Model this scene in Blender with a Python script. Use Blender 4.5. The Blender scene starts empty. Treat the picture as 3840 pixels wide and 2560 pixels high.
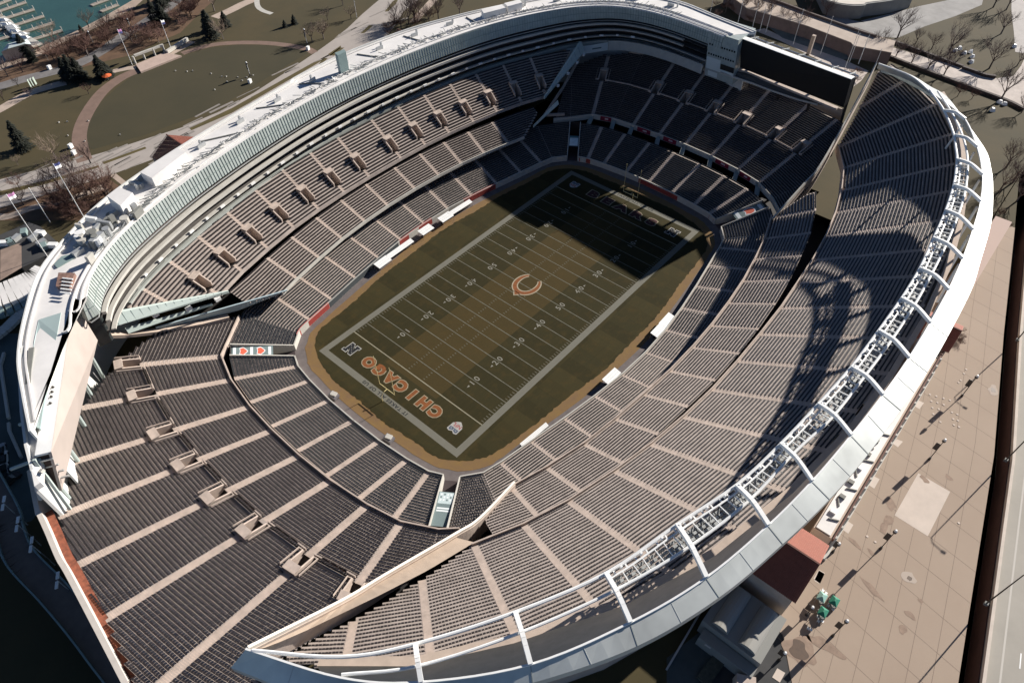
import bpy, math, random
import numpy as np
from mathutils import Vector, Matrix
random.seed(7); RNG = np.random.default_rng(7)
C = bpy.context.scene.collection
S = bpy.context.scene
PI = math.pi

# ------------------------------------------------------------------ camera
cam = bpy.data.cameras.new('camera'); co = bpy.data.objects.new('camera', cam); C.objects.link(co)
right = Vector((0.65406679, -0.75642951, -0.00332075)); down = Vector((-0.56195924, -0.4829649, -0.67152566)); fwd = Vector((0.50635802, 0.44108876, -0.74097386))
M4 = Matrix(((right.x, -down.x, -fwd.x, -115.65), (right.y, -down.y, -fwd.y, -95.38), (right.z, -down.z, -fwd.z, 140.64), (0, 0, 0, 1)))
co.matrix_world = M4
cam.lens = 24.051; cam.sensor_width = 36; cam.clip_start = 1; cam.clip_end = 6000
S.camera = co
# ------------------------------------------------------------------ light
EL = math.radians(24.0); SD = Vector((.979 * math.cos(EL), -.205 * math.cos(EL), math.sin(EL))).normalized()
w = bpy.data.worlds.new("World"); S.world = w; w.use_nodes = True
nt = w.node_tree; bg = nt.nodes['Background']
sk = nt.nodes.new('ShaderNodeTexSky'); sk.sky_type = 'NISHITA'; sk.sun_disc = False
sk.sun_elevation = EL; sk.sun_rotation = math.atan2(SD.x, SD.y); sk.air_density = .7; sk.dust_density = 0.0; sk.ozone_density = 2.0; sk.altitude = 4000
nt.links.new(sk.outputs[0], bg.inputs[0]); bg.inputs[1].default_value = 0.06
sl = bpy.data.lights.new('sun', 'SUN'); sl.energy = 5.0; sl.angle = math.radians(.5); sl.color = (1, .94, .87)
so = bpy.data.objects.new('sun', sl); C.objects.link(so)
so.rotation_euler = SD.to_track_quat('Z', 'Y').to_euler()
S.view_settings.view_transform = 'Standard'; S.view_settings.look = 'None'; S.view_settings.exposure = 0.85; S.view_settings.gamma = 1

# ------------------------------------------------------------------ materials
MATS = {}
def mat(name, col, rough=.85, var=.0, scale=1.0, col2=None, metal=0.0, bump=0.0, detail=4.0, spec=None, contrast=None):
    if name in MATS: return MATS[name]
    m = bpy.data.materials.new(name); m.use_nodes = True; t = m.node_tree; b = t.nodes['Principled BSDF']
    b.inputs['Roughness'].default_value = rough; b.inputs['Metallic'].default_value = metal
    if spec is not None: b.inputs['Specular IOR Level'].default_value = spec
    if var or col2:
        tc = t.nodes.new('ShaderNodeTexCoord'); n = t.nodes.new('ShaderNodeTexNoise'); n.inputs['Scale'].default_value = scale; n.inputs['Detail'].default_value = detail
        n.inputs['Roughness'].default_value = .65
        t.links.new(tc.outputs['Object'], n.inputs['Vector'])
        r = t.nodes.new('ShaderNodeValToRGB'); r.color_ramp.elements[0].position = .5 - (contrast or .22); r.color_ramp.elements[1].position = .5 + (contrast or .22)
        c1 = [max(0, c * (1 - var)) for c in col]; c2 = col2 or [min(1, c * (1 + var)) for c in col]
        r.color_ramp.elements[0].color = (*c1, 1); r.color_ramp.elements[1].color = (*c2[:3], 1)
        t.links.new(n.outputs[0], r.inputs[0]); t.links.new(r.outputs[0], b.inputs['Base Color'])
        if bump:
            bp = t.nodes.new('ShaderNodeBump'); bp.inputs['Strength'].default_value = bump; t.links.new(n.outputs[0], bp.inputs['Height']); t.links.new(bp.outputs[0], b.inputs['Normal'])
    else: b.inputs['Base Color'].default_value = (*col, 1)
    MATS[name] = m; return m
CONC = mat('tan concrete', (.40, .34, .30), .9, .22, .35, detail=8)
CONC2 = mat('aisle concrete', (.47, .385, .325), .9, .22, .6, detail=8)
SEAT = mat('dark seat plastic', (.026, .021, .022), .5, .35, 2.5)
SEATG = mat('grey seat plastic', (.036, .038, .040), .5, .3, 2.5)
WHITE = mat('white painted steel', (.80, .80, .77), .45, .06, .6)
FINM = mat('aluminium fin cladding', (.52, .54, .51), .5, .18, .12, metal=.25, detail=3)
ROOF = mat('white roof membrane', (.70, .68, .65), .7, .12, .12, detail=6)
GLASS = mat('pale green curtain glass', (.40, .44, .41), .25, .15, .5, metal=.0)
GLASSD = mat('dark suite glass', (.03, .035, .035), .2)
SLAB = mat('pale balcony concrete', (.48, .46, .41), .8, .1, .5)
DARK = mat('near black recess shade and parts', (.018, .016, .015), .8)  # shade of recesses put into this colour; wheels and benches share it
BLACK = mat('black screen face', (.006, .006, .007), .5)
TAN = mat('plain tan render', (.46, .37, .30), .9, .12, .4)
TEAL = mat('blue green painted panel', (.20, .27, .26), .6, .1, .3)
BOARD = mat('pale blue advertising board', (.40, .50, .53), .6, .05, .3)
RED = mat('red pad', (.30, .045, .035), .7, .1, 1)
MAROON = mat('maroon fascia banner', (.20, .006, .03), .7)
ORANGE = mat('orange paint', (.50, .14, .03), .8)
TILED = None
GREYR = mat('grey roofing', (.20, .20, .18), .8, .15, .3)
STEEL = mat('galvanised steel', (.45, .46, .45), .45, .1, 1, metal=.4)
DSTEEL = mat('dark bronze steel', (.04, .032, .028), .5)
BROWNF = mat('grey brown screen cover', (.40, .34, .30), .8, .12, .08, detail=3)

# ------------------------------------------------------------------ object helpers
def tag(o, label=None, cat=None, group=None, kind=None):
    if label: o['label'] = label
    if cat: o['category'] = cat
    if group: o['group'] = group
    if kind: o['kind'] = kind
    return o
def empty(name, loc=(0, 0, 0), label=None, cat=None, group=None):
    o = bpy.data.objects.new(name, None); C.objects.link(o); o.location = loc; o.empty_display_size = .5
    return tag(o, label, cat, group)
def copy_tree(o, parent=None):
    c = o.copy(); C.objects.link(c); c.parent = parent
    for ch in list(o.children): copy_tree(ch, c)
    return c
class MB:
    """collects polygons; builds one mesh object"""
    def __init__(s): s.Q = []; s.v = []; s.f = []; s.n = 0
    def quads(s, A): s.Q.append(np.asarray(A, float).reshape(-1, 4, 3))
    def quad(s, a, b, c, d): s.v += [a, b, c, d]; s.f.append((s.n, s.n + 1, s.n + 2, s.n + 3)); s.n += 4
    def poly(s, pts): s.v += list(pts); s.f.append(tuple(range(s.n, s.n + len(pts)))); s.n += len(pts)
    def hexa(s, b, t):
        """solid between a bottom ring and a top ring of equal length"""
        k = len(b); s.v += list(b) + list(t); n = s.n
        s.f.append(tuple(n + i for i in range(k))[::-1]); s.f.append(tuple(n + k + i for i in range(k)))
        for i in range(k): j = (i + 1) % k; s.f.append((n + i, n + j, n + k + j, n + k + i))
        s.n += 2 * k
    def prism(s, pts, z0, z1): s.hexa([(p[0], p[1], z0) for p in pts], [(p[0], p[1], z1) for p in pts])
    def box(s, c, sz, ang=0, z0=None):
        x, y, z = c; a, b, h = sz[0] / 2, sz[1] / 2, sz[2]
        ca, sa = math.cos(ang), math.sin(ang)
        P = [(x + u * ca - v * sa, y + u * sa + v * ca) for u, v in ((-a, -b), (a, -b), (a, b), (-a, b))]
        s.prism(P, z, z + h)
    def beam(s, a, b, wd, ht, up=(0, 0, 1)):
        a = Vector(a); b = Vector(b); d = (b - a).normalized(); u = Vector(up); r = d.cross(u)
        if r.length < 1e-4: r = d.cross(Vector((1, 0, 0)))
        r.normalize(); u = r.cross(d).normalized(); r *= wd / 2; u *= ht / 2
        A = [tuple(a + q) for q in (-r - u, r - u, r + u, -r + u)]; B = [tuple(b + q) for q in (-r - u, r - u, r + u, -r + u)]
        s.hexa(A, B)
    def tube(s, a, b, r0, r1=None, n=8):
        r1 = r0 if r1 is None else r1; a = Vector(a); b = Vector(b); d = (b - a).normalized()
        u = d.orthogonal().normalized(); v = d.cross(u)
        s.hexa([tuple(a + (u * math.cos(2 * PI * i / n) + v * math.sin(2 * PI * i / n)) * r0) for i in range(n)],
               [tuple(b + (u * math.cos(2 * PI * i / n) + v * math.sin(2 * PI * i / n)) * r1) for i in range(n)])
    def path(s, P, r, n=8):
        for a, b in zip(P[:-1], P[1:]): s.tube(a, b, r, r, n)
    def build(s, name, m, parent=None, smooth=False):
        me = bpy.data.meshes.new(name)
        if s.Q:
            A = np.concatenate(s.Q); nq = len(A); V = A.reshape(-1, 3)
            if s.v:
                q = [f for f in s.f]; V = np.concatenate([V, np.array(s.v, float)]); off = nq * 4
                loops = np.concatenate([np.arange(nq * 4)] + [np.array(f) + off for f in q])
                tot = np.concatenate([np.full(nq, 4), np.array([len(f) for f in q])])
            else: loops = np.arange(nq * 4); tot = np.full(nq, 4)
            me.vertices.add(len(V)); me.vertices.foreach_set('co', V.astype(np.float32).ravel())
            me.loops.add(len(loops)); me.loops.foreach_set('vertex_index', loops.astype(np.int32))
            st = np.concatenate([[0], np.cumsum(tot)[:-1]])
            me.polygons.add(len(tot)); me.polygons.foreach_set('loop_start', st.astype(np.int32)); me.polygons.foreach_set('loop_total', tot.astype(np.int32))
            me.update(calc_edges=True); me.validate()
        else:
            me.from_pydata([tuple(p) for p in s.v], [], s.f)
        for q in (m if isinstance(m, (list, tuple)) else [m]): me.materials.append(q)
        o = bpy.data.objects.new(name, me); C.objects.link(o)
        if parent: o.parent = parent; o.matrix_parent_inverse = Matrix.Translation(parent.location).inverted()
        return o
def struct(name, mb, m):
    return tag(mb.build(name, m), kind='structure')
def catmull(P, n=8, closed=False):
    P = [Vector(p) for p in P]; out = []
    N = len(P)
    for i in range(N - 1):
        p0 = P[i - 1] if i else P[0] * 2 - P[1]; p1 = P[i]; p2 = P[i + 1]; p3 = P[i + 2] if i + 2 < N else P[-1] * 2 - P[-2]
        for k in range(n):
            t = k / n
            out.append(.5 * ((2 * p1) + (p2 - p0) * t + (2 * p0 - 5 * p1 + 4 * p2 - p3) * t * t + (3 * p1 - p0 - 3 * p2 + p3) * t ** 3))
    out.append(P[-1]); return out
def resample(P, n):
    P = [Vector(p) for p in P]; L = [0]
    for a, b in zip(P[:-1], P[1:]): L.append(L[-1] + (b - a).length)
    out = []; j = 0
    for i in range(n):
        t = L[-1] * i / (n - 1)
        while j < len(P) - 2 and L[j + 1] < t: j += 1
        u = (t - L[j]) / max(1e-6, L[j + 1] - L[j]); out.append(P[j].lerp(P[j + 1], min(1, max(0, u))))
    return out
def inpoly(x, y, P):
    c = False; n = len(P)
    for i in range(n):
        x0, y0 = P[i][:2]; x1, y1 = P[(i + 1) % n][:2]
        if (y0 > y) != (y1 > y) and x < (x1 - x0) * (y - y0) / (y1 - y0) + x0: c = not c
    return c
def clipseg(a, b, polys_in, polys_out=()):
    """intervals of a-b lying inside every polys_in and outside every polys_out"""
    ts = [0., 1.]; ax, ay = a; dx, dy = b[0] - ax, b[1] - ay
    for P in list(polys_in) + list(polys_out):
        n = len(P)
        for i in range(n):
            x0, y0 = P[i][:2]; x1, y1 = P[(i + 1) % n][:2]; ex, ey = x1 - x0, y1 - y0
            den = dx * ey - dy * ex
            if abs(den) < 1e-9: continue
            t = ((x0 - ax) * ey - (y0 - ay) * ex) / den; u = ((x0 - ax) * dy - (y0 - ay) * dx) / den
            if 0 < t < 1 and 0 <= u <= 1: ts.append(t)
    ts.sort(); out = []
    for t0, t1 in zip(ts[:-1], ts[1:]):
        if t1 - t0 < 1e-4: continue
        tm = (t0 + t1) / 2; x, y = ax + dx * tm, ay + dy * tm
        if all(inpoly(x, y, P) for P in polys_in) and not any(inpoly(x, y, P) for P in polys_out):
            if out and abs(out[-1][1] - t0) < 1e-6: out[-1][1] = t1
            else: out.append([t0, t1])
    return out

# ------------------------------------------------------------------ grandstands
def seat_template():
    Q = []
    def bx(x0, x1, y0, y1, z0, z1):
        p = [(x0, y0, z0), (x1, y0, z0), (x1, y1, z0), (x0, y1, z0), (x0, y0, z1), (x1, y0, z1), (x1, y1, z1), (x0, y1, z1)]
        for f in ((4, 5, 6, 7), (0, 1, 5, 4), (1, 2, 6, 5), (2, 3, 7, 6), (3, 0, 4, 7)): Q.append([p[i] for i in f])
    bx(-.225, .225, .42, .70, .20, .33); bx(-.225, .225, .66, .74, .28, .56)
    return np.array(Q)
STQ = seat_template()
STF = STQ.copy(); STF[:, :, 0] *= 1.0
def normals_of(P):
    out = []
    for i, p in enumerate(P):
        a = P[max(0, i - 1)]; b = P[min(len(P) - 1, i + 1)]
        if len(p) > 3 and p[3] is not None: d = Vector((p[3][0], p[3][1], 0)).normalized()
        else:
            t = Vector((b[0] - a[0], b[1] - a[1], 0)).normalized(); d = Vector((t.y, -t.x, 0))
            if d.x * p[0] + d.y * p[1] < 0: d = -d
        out.append(d)
    return out
def stand(name, label, st, z0, N, tread, rise, cat='grandstand', clip=(), vom=None, aw=1.3, seat=SEAT, parapet=1.0, fascia=2.0, seats_skip=None, rail=None, pm=None, gap=0.0, group=None, guards=True):
    """st: stations (x, y, is_aisle[, (dx,dy)]). Rows run between stations. Everything in world metres."""
    root = empty(name, (0, 0, 0), label, cat, group)
    D = normals_of(st); F = [Vector((p[0], p[1], 0)) for p in st]
    # keep row depth constant: scale mitre
    for i in range(len(F)):
        a = F[max(0, i - 1)]; b = F[min(len(F) - 1, i + 1)]; t = (b - a).normalized(); n = Vector((t.y, -t.x, 0)); c = abs(n.dot(D[i]))
        D[i] = D[i] / max(.8, c)
    def pt(i, k): return F[i] + D[i] * (k * tread + gap)
    ter = MB(); stairs = {}; T = []; R = []
    holes = {}
    if vom:
        for i, (k0, k1, hw) in vom.items():
            ax = D[i].normalized(); sd = Vector((-ax.y, ax.x, 0)); a = pt(i, k0); b = pt(i, k1)
            holes[i] = [tuple((a + sd * hw)[:2]), tuple((b + sd * hw)[:2]), tuple((b - sd * hw)[:2]), tuple((a - sd * hw)[:2])]
    hp = list(holes.values()); sk_ = seats_skip or []
    for i in range(len(st) - 1):
        seats = []
        for k in range(N):
            z = z0 + k * rise; a0, b0, a1, b1 = pt(i, k), pt(i + 1, k), pt(i, k + 1), pt(i + 1, k + 1)
            am = (a0 + a1) / 2; bm = (b0 + b1) / 2; L = (bm - am).length
            for t0, t1 in clipseg(am[:2], bm[:2], clip, hp):
                p = [a0.lerp(b0, t0), a0.lerp(b0, t1), a1.lerp(b1, t1), a1.lerp(b1, t0)]
                T.append([(p[0].x, p[0].y, z), (p[1].x, p[1].y, z), (p[2].x, p[2].y, z), (p[3].x, p[3].y, z)])
                R.append([(p[0].x, p[0].y, z - rise), (p[1].x, p[1].y, z - rise), (p[1].x, p[1].y, z), (p[0].x, p[0].y, z)])
                # seats
                m0 = (aw / 2 / L) if st[i][2] else 0.0; m1 = (aw / 2 / L) if st[i + 1][2] else 0.0
                for s0, s1 in clipseg(am[:2], bm[:2], clip, hp + sk_) if sk_ else [(t0, t1)]:
                    s0 = max(s0, t0, m0); s1 = min(s1, t1, 1 - m1)
                    if (s1 - s0) * L < .6: continue
                    ns = int((s1 - s0) * L / .54); 
                    if ns < 1: continue
                    tt = s0 + (np.arange(ns) + .5) * (s1 - s0) / ns
                    A0 = np.array(a0); B0 = np.array(b0); ex = (B0 - A0) / np.linalg.norm(B0 - A0)
                    mid = np.array(((a1 + b1) / 2 - (a0 + b0) / 2)); ey = mid / np.linalg.norm(mid)
                    O = A0[None] + (B0 - A0)[None] * tt[:, None]; O[:, 2] = z
                    sc = (s1 - s0) * L / ns / .54
                    jit = RNG.normal(0, .012, (ns, 1, 1, 3))
                    loc = STF[None] * np.array([sc, 1, 1]) + jit
                    W_ = O[:, None, None, :] + loc[..., 0:1] * ex + loc[..., 1:2] * ey + loc[..., 2:3] * np.array([0, 0, 1.])
                    seats.append(W_.reshape(-1, 4, 3))
        if seats:
            mb = MB(); mb.quads(np.concatenate(seats)); mb.build('seat_block', seat, root)
    ter.quads(np.array(T)); ter.quads(np.array(R)); ter.build('terrace', CONC, root)
    # aisles
    for i in range(len(st)):
        if not st[i][2]: continue
        mb = MB(); ax = D[i].normalized()
        for k in range(N + 1):
            a = pt(i, k); b = pt(i, k + 1); c = (a + b) / 2
            if k == N or (clip and not all(inpoly(c.x, c.y, P) for P in clip)) or any(inpoly(c.x, c.y, P) for P in hp):
                if mb.n: mb.build('aisle_stairs', CONC2, root)
                mb = MB(); continue
            z = z0 + k * rise; h = aw / 2 - .08; m = a.lerp(b, .45)
            mb.box(((a + m) / 2).to_tuple()[:2] + (z + .012,), ((m - a).length - .006, 2 * h, .012), math.atan2(ax.y, ax.x))
            mb.box(((m + b) / 2).to_tuple()[:2] + (z + .002,), ((b - m).length - .006, 2 * h, rise * .5), math.atan2(ax.y, ax.x))
    # vomitories
    for i, P in holes.items():
        k0, k1, hw = vom[i]; ax = D[i].normalized(); sd = Vector((-ax.y, ax.x, 0)); a = pt(i, k0); b = pt(i, k1); za = z0 + k0 * rise; zb = z0 + k1 * rise
        if clip and not all(inpoly(((a + b) / 2).x, ((a + b) / 2).y, Q_) for Q_ in clip): continue
        mb = MB(); wt = .28
        for s in (1, -1):
            o1 = sd * (s * (hw - wt)); o2 = sd * (s * (hw + .05))
            A = [a + o1, b + o1, b + o2, a + o2]
            mb.hexa([(p.x, p.y, za - 2.6) for p in A], [(A[0].x, A[0].y, za + 1.0), (A[1].x, A[1].y, zb + 1.0), (A[2].x, A[2].y, zb + 1.0), (A[3].x, A[3].y, za + 1.0)])
        o = sd * (hw + .05); w2 = ax * .3
        mb.hexa([(p.x, p.y, za - 2.6) for p in (b - o, b + o, b + o + w2, b - o + w2)], [(p.x, p.y, zb + 1.05) for p in (b - o, b + o, b + o + w2, b - o + w2)])
        q = b - ax * 1.6
        mb.hexa([(p.x, p.y, zb + .75) for p in (q - o, q + o, b + o, b - o)], [(p.x, p.y, zb + 1.0) for p in (q - o, q + o, b + o, b - o)])
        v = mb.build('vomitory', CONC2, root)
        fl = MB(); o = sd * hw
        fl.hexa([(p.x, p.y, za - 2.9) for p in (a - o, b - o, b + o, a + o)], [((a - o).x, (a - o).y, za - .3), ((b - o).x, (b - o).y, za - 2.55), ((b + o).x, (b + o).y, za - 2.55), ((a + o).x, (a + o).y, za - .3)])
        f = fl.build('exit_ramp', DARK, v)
        rl = MB()
        for s in (1, -1):
            c0 = a + sd * s * (hw + .9); c1 = b + sd * s * (hw + .9)
            rl.beam((c0.x, c0.y, za + .9), (c1.x, c1.y, zb + .9), .12, .5)
        for s in (1, -1):
            c0 = a + sd * s * hw; c1 = a + sd * s * (hw + 1.0) 
            rl.beam((c0.x, c0.y, za + .45), (c1.x, c1.y, za + .45), .2, .9)
        if guards: rl.build('guard_wall', CONC2, v)
    # front parapet + fascia following the front line
    if parapet:
        mb = MB()
        for i in range(len(st) - 1):
            a, b = F[i], F[i + 1]
            for t0, t1 in clipseg((a + D[i] * .1)[:2], (b + D[i + 1] * .1)[:2], clip, ()) if clip else [(0, 1)]:
                p, q = a.lerp(b, t0), a.lerp(b, t1); dp = D[i].lerp(D[i + 1], t0); dq = D[i].lerp(D[i + 1], t1); th = .32
                ring = [p - dp * th, q - dq * th, q - dq * .01, p - dp * .01]
                mb.hexa([(r.x, r.y, z0 - fascia) for r in ring], [(r.x, r.y, z0 + parapet) for r in ring])
        mb.build('front_parapet', pm or SLAB, root)
    # body under the terrace (soffit)
    return root, pt

# symmetric bowl: front wall stations, first quadrant (east side -> south end)
QE = [(0, 42.8, 1), (10.6, 42.4, 1), (21, 41.2, 1), (31.6, 39.6, 1), (42.2, 37.7, 1), (51.5, 36.1, 1), (56.4, 34.9, 0, (.5, .86)), (60.9, 31.4, 0, (.82, .57))]
QS = [(63.0, 28.2, 0, (.82, .57)), (64.6, 24.8, 1, (.95, .32)), (65.6, 18.5, 1), (66.4, 9.5, 1), (66.6, 0, 1)]
def mir(P, sx, sy): return [((p[0] * sx), (p[1] * sy), p[2]) + ((((p[3][0] * sx), (p[3][1] * sy)),) if len(p) > 3 else ()) for p in P]
def long_side(sy): return mir(QE, -1, sy)[::-1][:-1] + mir(QE, 1, sy)
def end_side(sx): return mir(QS, sx, 1)[:-1] + mir(QS, sx, -1)[::-1]
LOWP = dict(z0=1.6, N=19, tread=.81, rise=.235, parapet=.55, fascia=1.6)
stand('lower_grandstand', 'lowest seating tier along the sideline with red pads, on the side of the suites', long_side(1), seat=SEATG, **LOWP)
stand('lower_grandstand', 'lowest seating tier along the sideline under the stand with the curved white light ring', long_side(-1), seat=SEATG, **LOWP)
stand('lower_grandstand', 'lowest sunlit seating tier behind the end zone lettered in orange', end_side(-1), seat=SEATG, **LOWP)
stand('lower_grandstand', 'lowest shaded seating tier behind the end zone in shadow', end_side(1), seat=SEATG, **LOWP)

# middle tiers on both long sides
EM = [(-62, 41.5, 0), (-54.5, 43.2, 0), (-46.8, 45.4, 1), (-37, 47.6, 1), (-27, 49.4, 1), (-17, 50.5, 1), (-6.9, 51.1, 1), (4.9, 51.1, 1), (15.4, 50.5, 1), (25.2, 49.5, 1), (34.9, 47.8, 1), (45, 45.7, 1), (54, 43.5, 0), (62, 41.2, 0)]
EMCLIP = [(-52.3, 43.2), (-84.5, 52.6), (-84.5, 80), (100, 80), (76, 52.5), (50.6, 43.9), (30, 30), (-30, 30)]
stand('club_tier', 'middle seating tier between the lower rows and the big sloping stand under the suites', EM, 8.5, 12, .82, .335, clip=[EMCLIP], parapet=.7, fascia=.35)
WM = [(-66, -41, 0), (-58, -44.9, 1), (-49, -47.7, 1), (-38.5, -50.2, 1), (-28, -51.6, 1), (-17.5, -52.6, 1), (-7, -53.4, 1), (3.6, -53.6, 1), (13.6, -53.3, 1), (24.2, -52.5, 1), (34.7, -51.3, 1), (45.6, -49.4, 1), (56, -47.2, 1), (66.4, -44, 1), (74, -40.5, 0)]
WMCLIP = [(-57.6, -44.7), (-78, -49.5), (-90, -75), (100, -75), (84, -52), (67.2, -44), (30, -30), (-30, -30)]
stand('middle_grandstand', 'middle seating tier below the stand with the curved white light ring', WM, 8.5, 14, .82, .45, clip=[WMCLIP], parapet=.9, fascia=1.1, pm=CONC2)

# upper east
EU = [(-84, 40, 0), (-76, 45.6, 1), (-67.5, 49.4, 1), (-58, 52.9, 1), (-47.6, 55.6, 1), (-37, 57.8, 1), (-26.7, 59.1, 1), (-16.1, 59.9, 1), (-5.5, 60.3, 1), (8.2, 60.3, 1), (19, 59.9, 1), (29.6, 59.0, 1), (40.3, 57.6, 1), (50.8, 55.8, 1), (61.2, 53.2, 1), (70.9, 49.8, 1), (80, 45.5, 0), (88, 40, 0)]
EUCLIP = [(-65.1, 49.3), (-93.3, 53.4), (-100, 90), (110, 90), (97.5, 55.5), (68.6, 49.5), (30, 35), (-30, 35)]
EUV = {i: (3.2, 8.0, 1.45) for i in range(1, 17)}
stand('upper_grandstand', 'steep upper seating tier with brown-walled stairway openings, right under the suites', EU, 14.5, 16, .81, .575, clip=[EUCLIP], vom=EUV, parapet=.6, fascia=.5, guards=False, pm=CONC, aw=1.1)
# upper west
WU = [(-100, -30, 0), (-92.5, -38, 1), (-84.5, -44.6, 1), (-75.5, -50.4, 1), (-66, -55, 1), (-56, -58.6, 1), (-44.1, -61.6, 1), (-33.5, -63.7, 1), (-22.6, -65.2, 1), (-11.6, -66.1, 1), (0, -66.4, 1), (11.5, -66.3, 1), (23.3, -66, 1), (35.1, -65.1, 1), (46.4, -64.2, 1), (58.6, -62.6, 1), (71.0, -60.2, 1), (82.6, -57, 1), (94.8, -52.6, 1), (105.3, -46.2, 1), (113.4, -37.8, 1), (119, -29, 0)]
WUCLIP = [(-76.2,-50.2,18), (-86.1,-49.4,22), (-90.7,-48.6,24), (-96.1,-48.1,27), (-108,-45.8,32), (-113.2,-45.4,36), (-109,-52), (-100,-62.5), (-88,-71.5), (-73,-80.5), (-57,-87), (-38,-91.5), (-18,-94.2), (0,-95), (20, -94.6), (40, -93), (58, -90), (74, -86.3), (92, -80.3), (108, -74), (121.5, -65), (131, -55), (138, -45), (135.1,-42.6,30), (117.5,-45,21), (106.7,-46.1,15.5), (92,-44), (60,-55), (0,-60), (-60,-52)]
stand('upper_grandstand', 'widest upper seating tier, under the curved white light ring and fin', WU, 16, 38, .80, .512, clip=[WUCLIP], parapet=.7, fascia=2.2, aw=1.5, pm=CONC2)

# end stands
NU = [(-66, 47, 0, (-.75, .66)), (-77.3, 38.3, 1, (-.93, .37)), (-80.2, 29.6, 1, (-.965, .26)), (-82.0, 18.9, 1, (-.99, .12)), (-82.7, 9, 1, (-1, .05)), (-82.9, -1.6, 1, (-1, -.0)), (-82.4, -12.2, 1, (-.998, -.06)), (-81, -23.1, 1, (-.98, -.18)), (-79, -31.8, 1, (-.93, -.36)), (-75, -39.2, 0, (-.85, -.53)), (-69, -45.5, 0, (-.75, -.66))]
NUCLIP = [(-60, 46), (-84.9,52,13), (-92, 49.5), (-101, 45), (-113, 34), (-119, 21), (-124, 15), (-127.0, 2), (-128.2, -14), (-130.2, -30), (-134, -50), (-124, -66), (-115.7,-40.6,30), (-100.2,-42.1,22), (-91.3,-42.8,18), (-75.1,-44.4,12), (-70, -41), (-60, -30), (-60, 20)]
NUV = {i: (20.5, 26.5, 1.5) for i in range(1, 9)}
nu, NPT = stand('end_grandstand', 'large sunlit upper end stand fanning out behind the pale-backed scoreboard', NU, 6.6, 66, .80, .296, clip=[NUCLIP], vom=NUV, parapet=.75, fascia=1.2, aw=1.7, pm=CONC2)
SU = [(68, 48, 0, (.70, .71)), (75.5, 41.5, 0, (.80, .60)), (81, 34.5, 1, (.88, .40)), (85.4, 28.6, 0, (.95,.28)), (86.3, 20.8, 1, (.99, .12)), (87.1, 10, 1, (1, .05)), (87.4, -.6, 1, (1, 0)), (87, -11.4, 1, (.998, -.06)), (85.6, -22.4, 1, (.98, -.18)), (83.4, -31.3, 1, (.96, -.26)), (78.5, -39, 0, (.86, -.51)), (72, -45.5, 0, (.75, -.66))]
SU[2] = (82.6, 36.5, 1, (.89, .42))
SUCLIP = [(60, 46), (72, 45.8), (94.3,56.7,13), (97,54.3,18), (107, 50), (113, 42), (117, 35), (120, 20), (121, 0), (121.5, -14), (120.5, -26), (120, -38), (120.2,-42.6,20), (90,-46.7,16), (65.5,-45.2,10), (60, -44)]
SUV = {i: (19.5, 25.5, 1.5) for i in (2, 4, 5, 6, 7, 8, 9)}
su, SPT = stand('end_grandstand', 'large shaded upper end stand below the wide black scoreboard', SU, 6.6, 42, .80, .296, clip=[SUCLIP], vom=SUV, parapet=.75, fascia=1.2, aw=1.3)
# cross rails along the middle of the shaded end stand
mb = MB()
for i in (2, 3, 4, 5, 6, 7, 8):
    for j in range(6):
        a = SPT(i, 19.5).lerp(SPT(i + 1, 19.5), j / 6); b = SPT(i, 19.5).lerp(SPT(i + 1, 19.5), (j + 1) / 6)
        z = 6.6 + 19.5 * .296
        if j in (0, 5) and SU[i if j == 0 else i + 1][2]: continue
        mb.beam((a.x, a.y, z + .75), (b.x, b.y, z + .75), .15, .5)
mb.build('cross_rail', CONC2, su)
mb = MB()
for i in (1, 2, 3, 4, 5, 6, 7):
    for j in range(1, 5):
        a = NPT(i, 20).lerp(NPT(i + 1, 20), j / 6 - .08); b = NPT(i, 20).lerp(NPT(i + 1, 20), (j + 1) / 6 + .08)
        mb.beam((a.x, a.y, 6.6 + 20 * .296 + .8), (b.x, b.y, 6.6 + 20 * .296 + .8), .25, .7)
mb.build('cross_rail', CONC2, nu)

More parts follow.
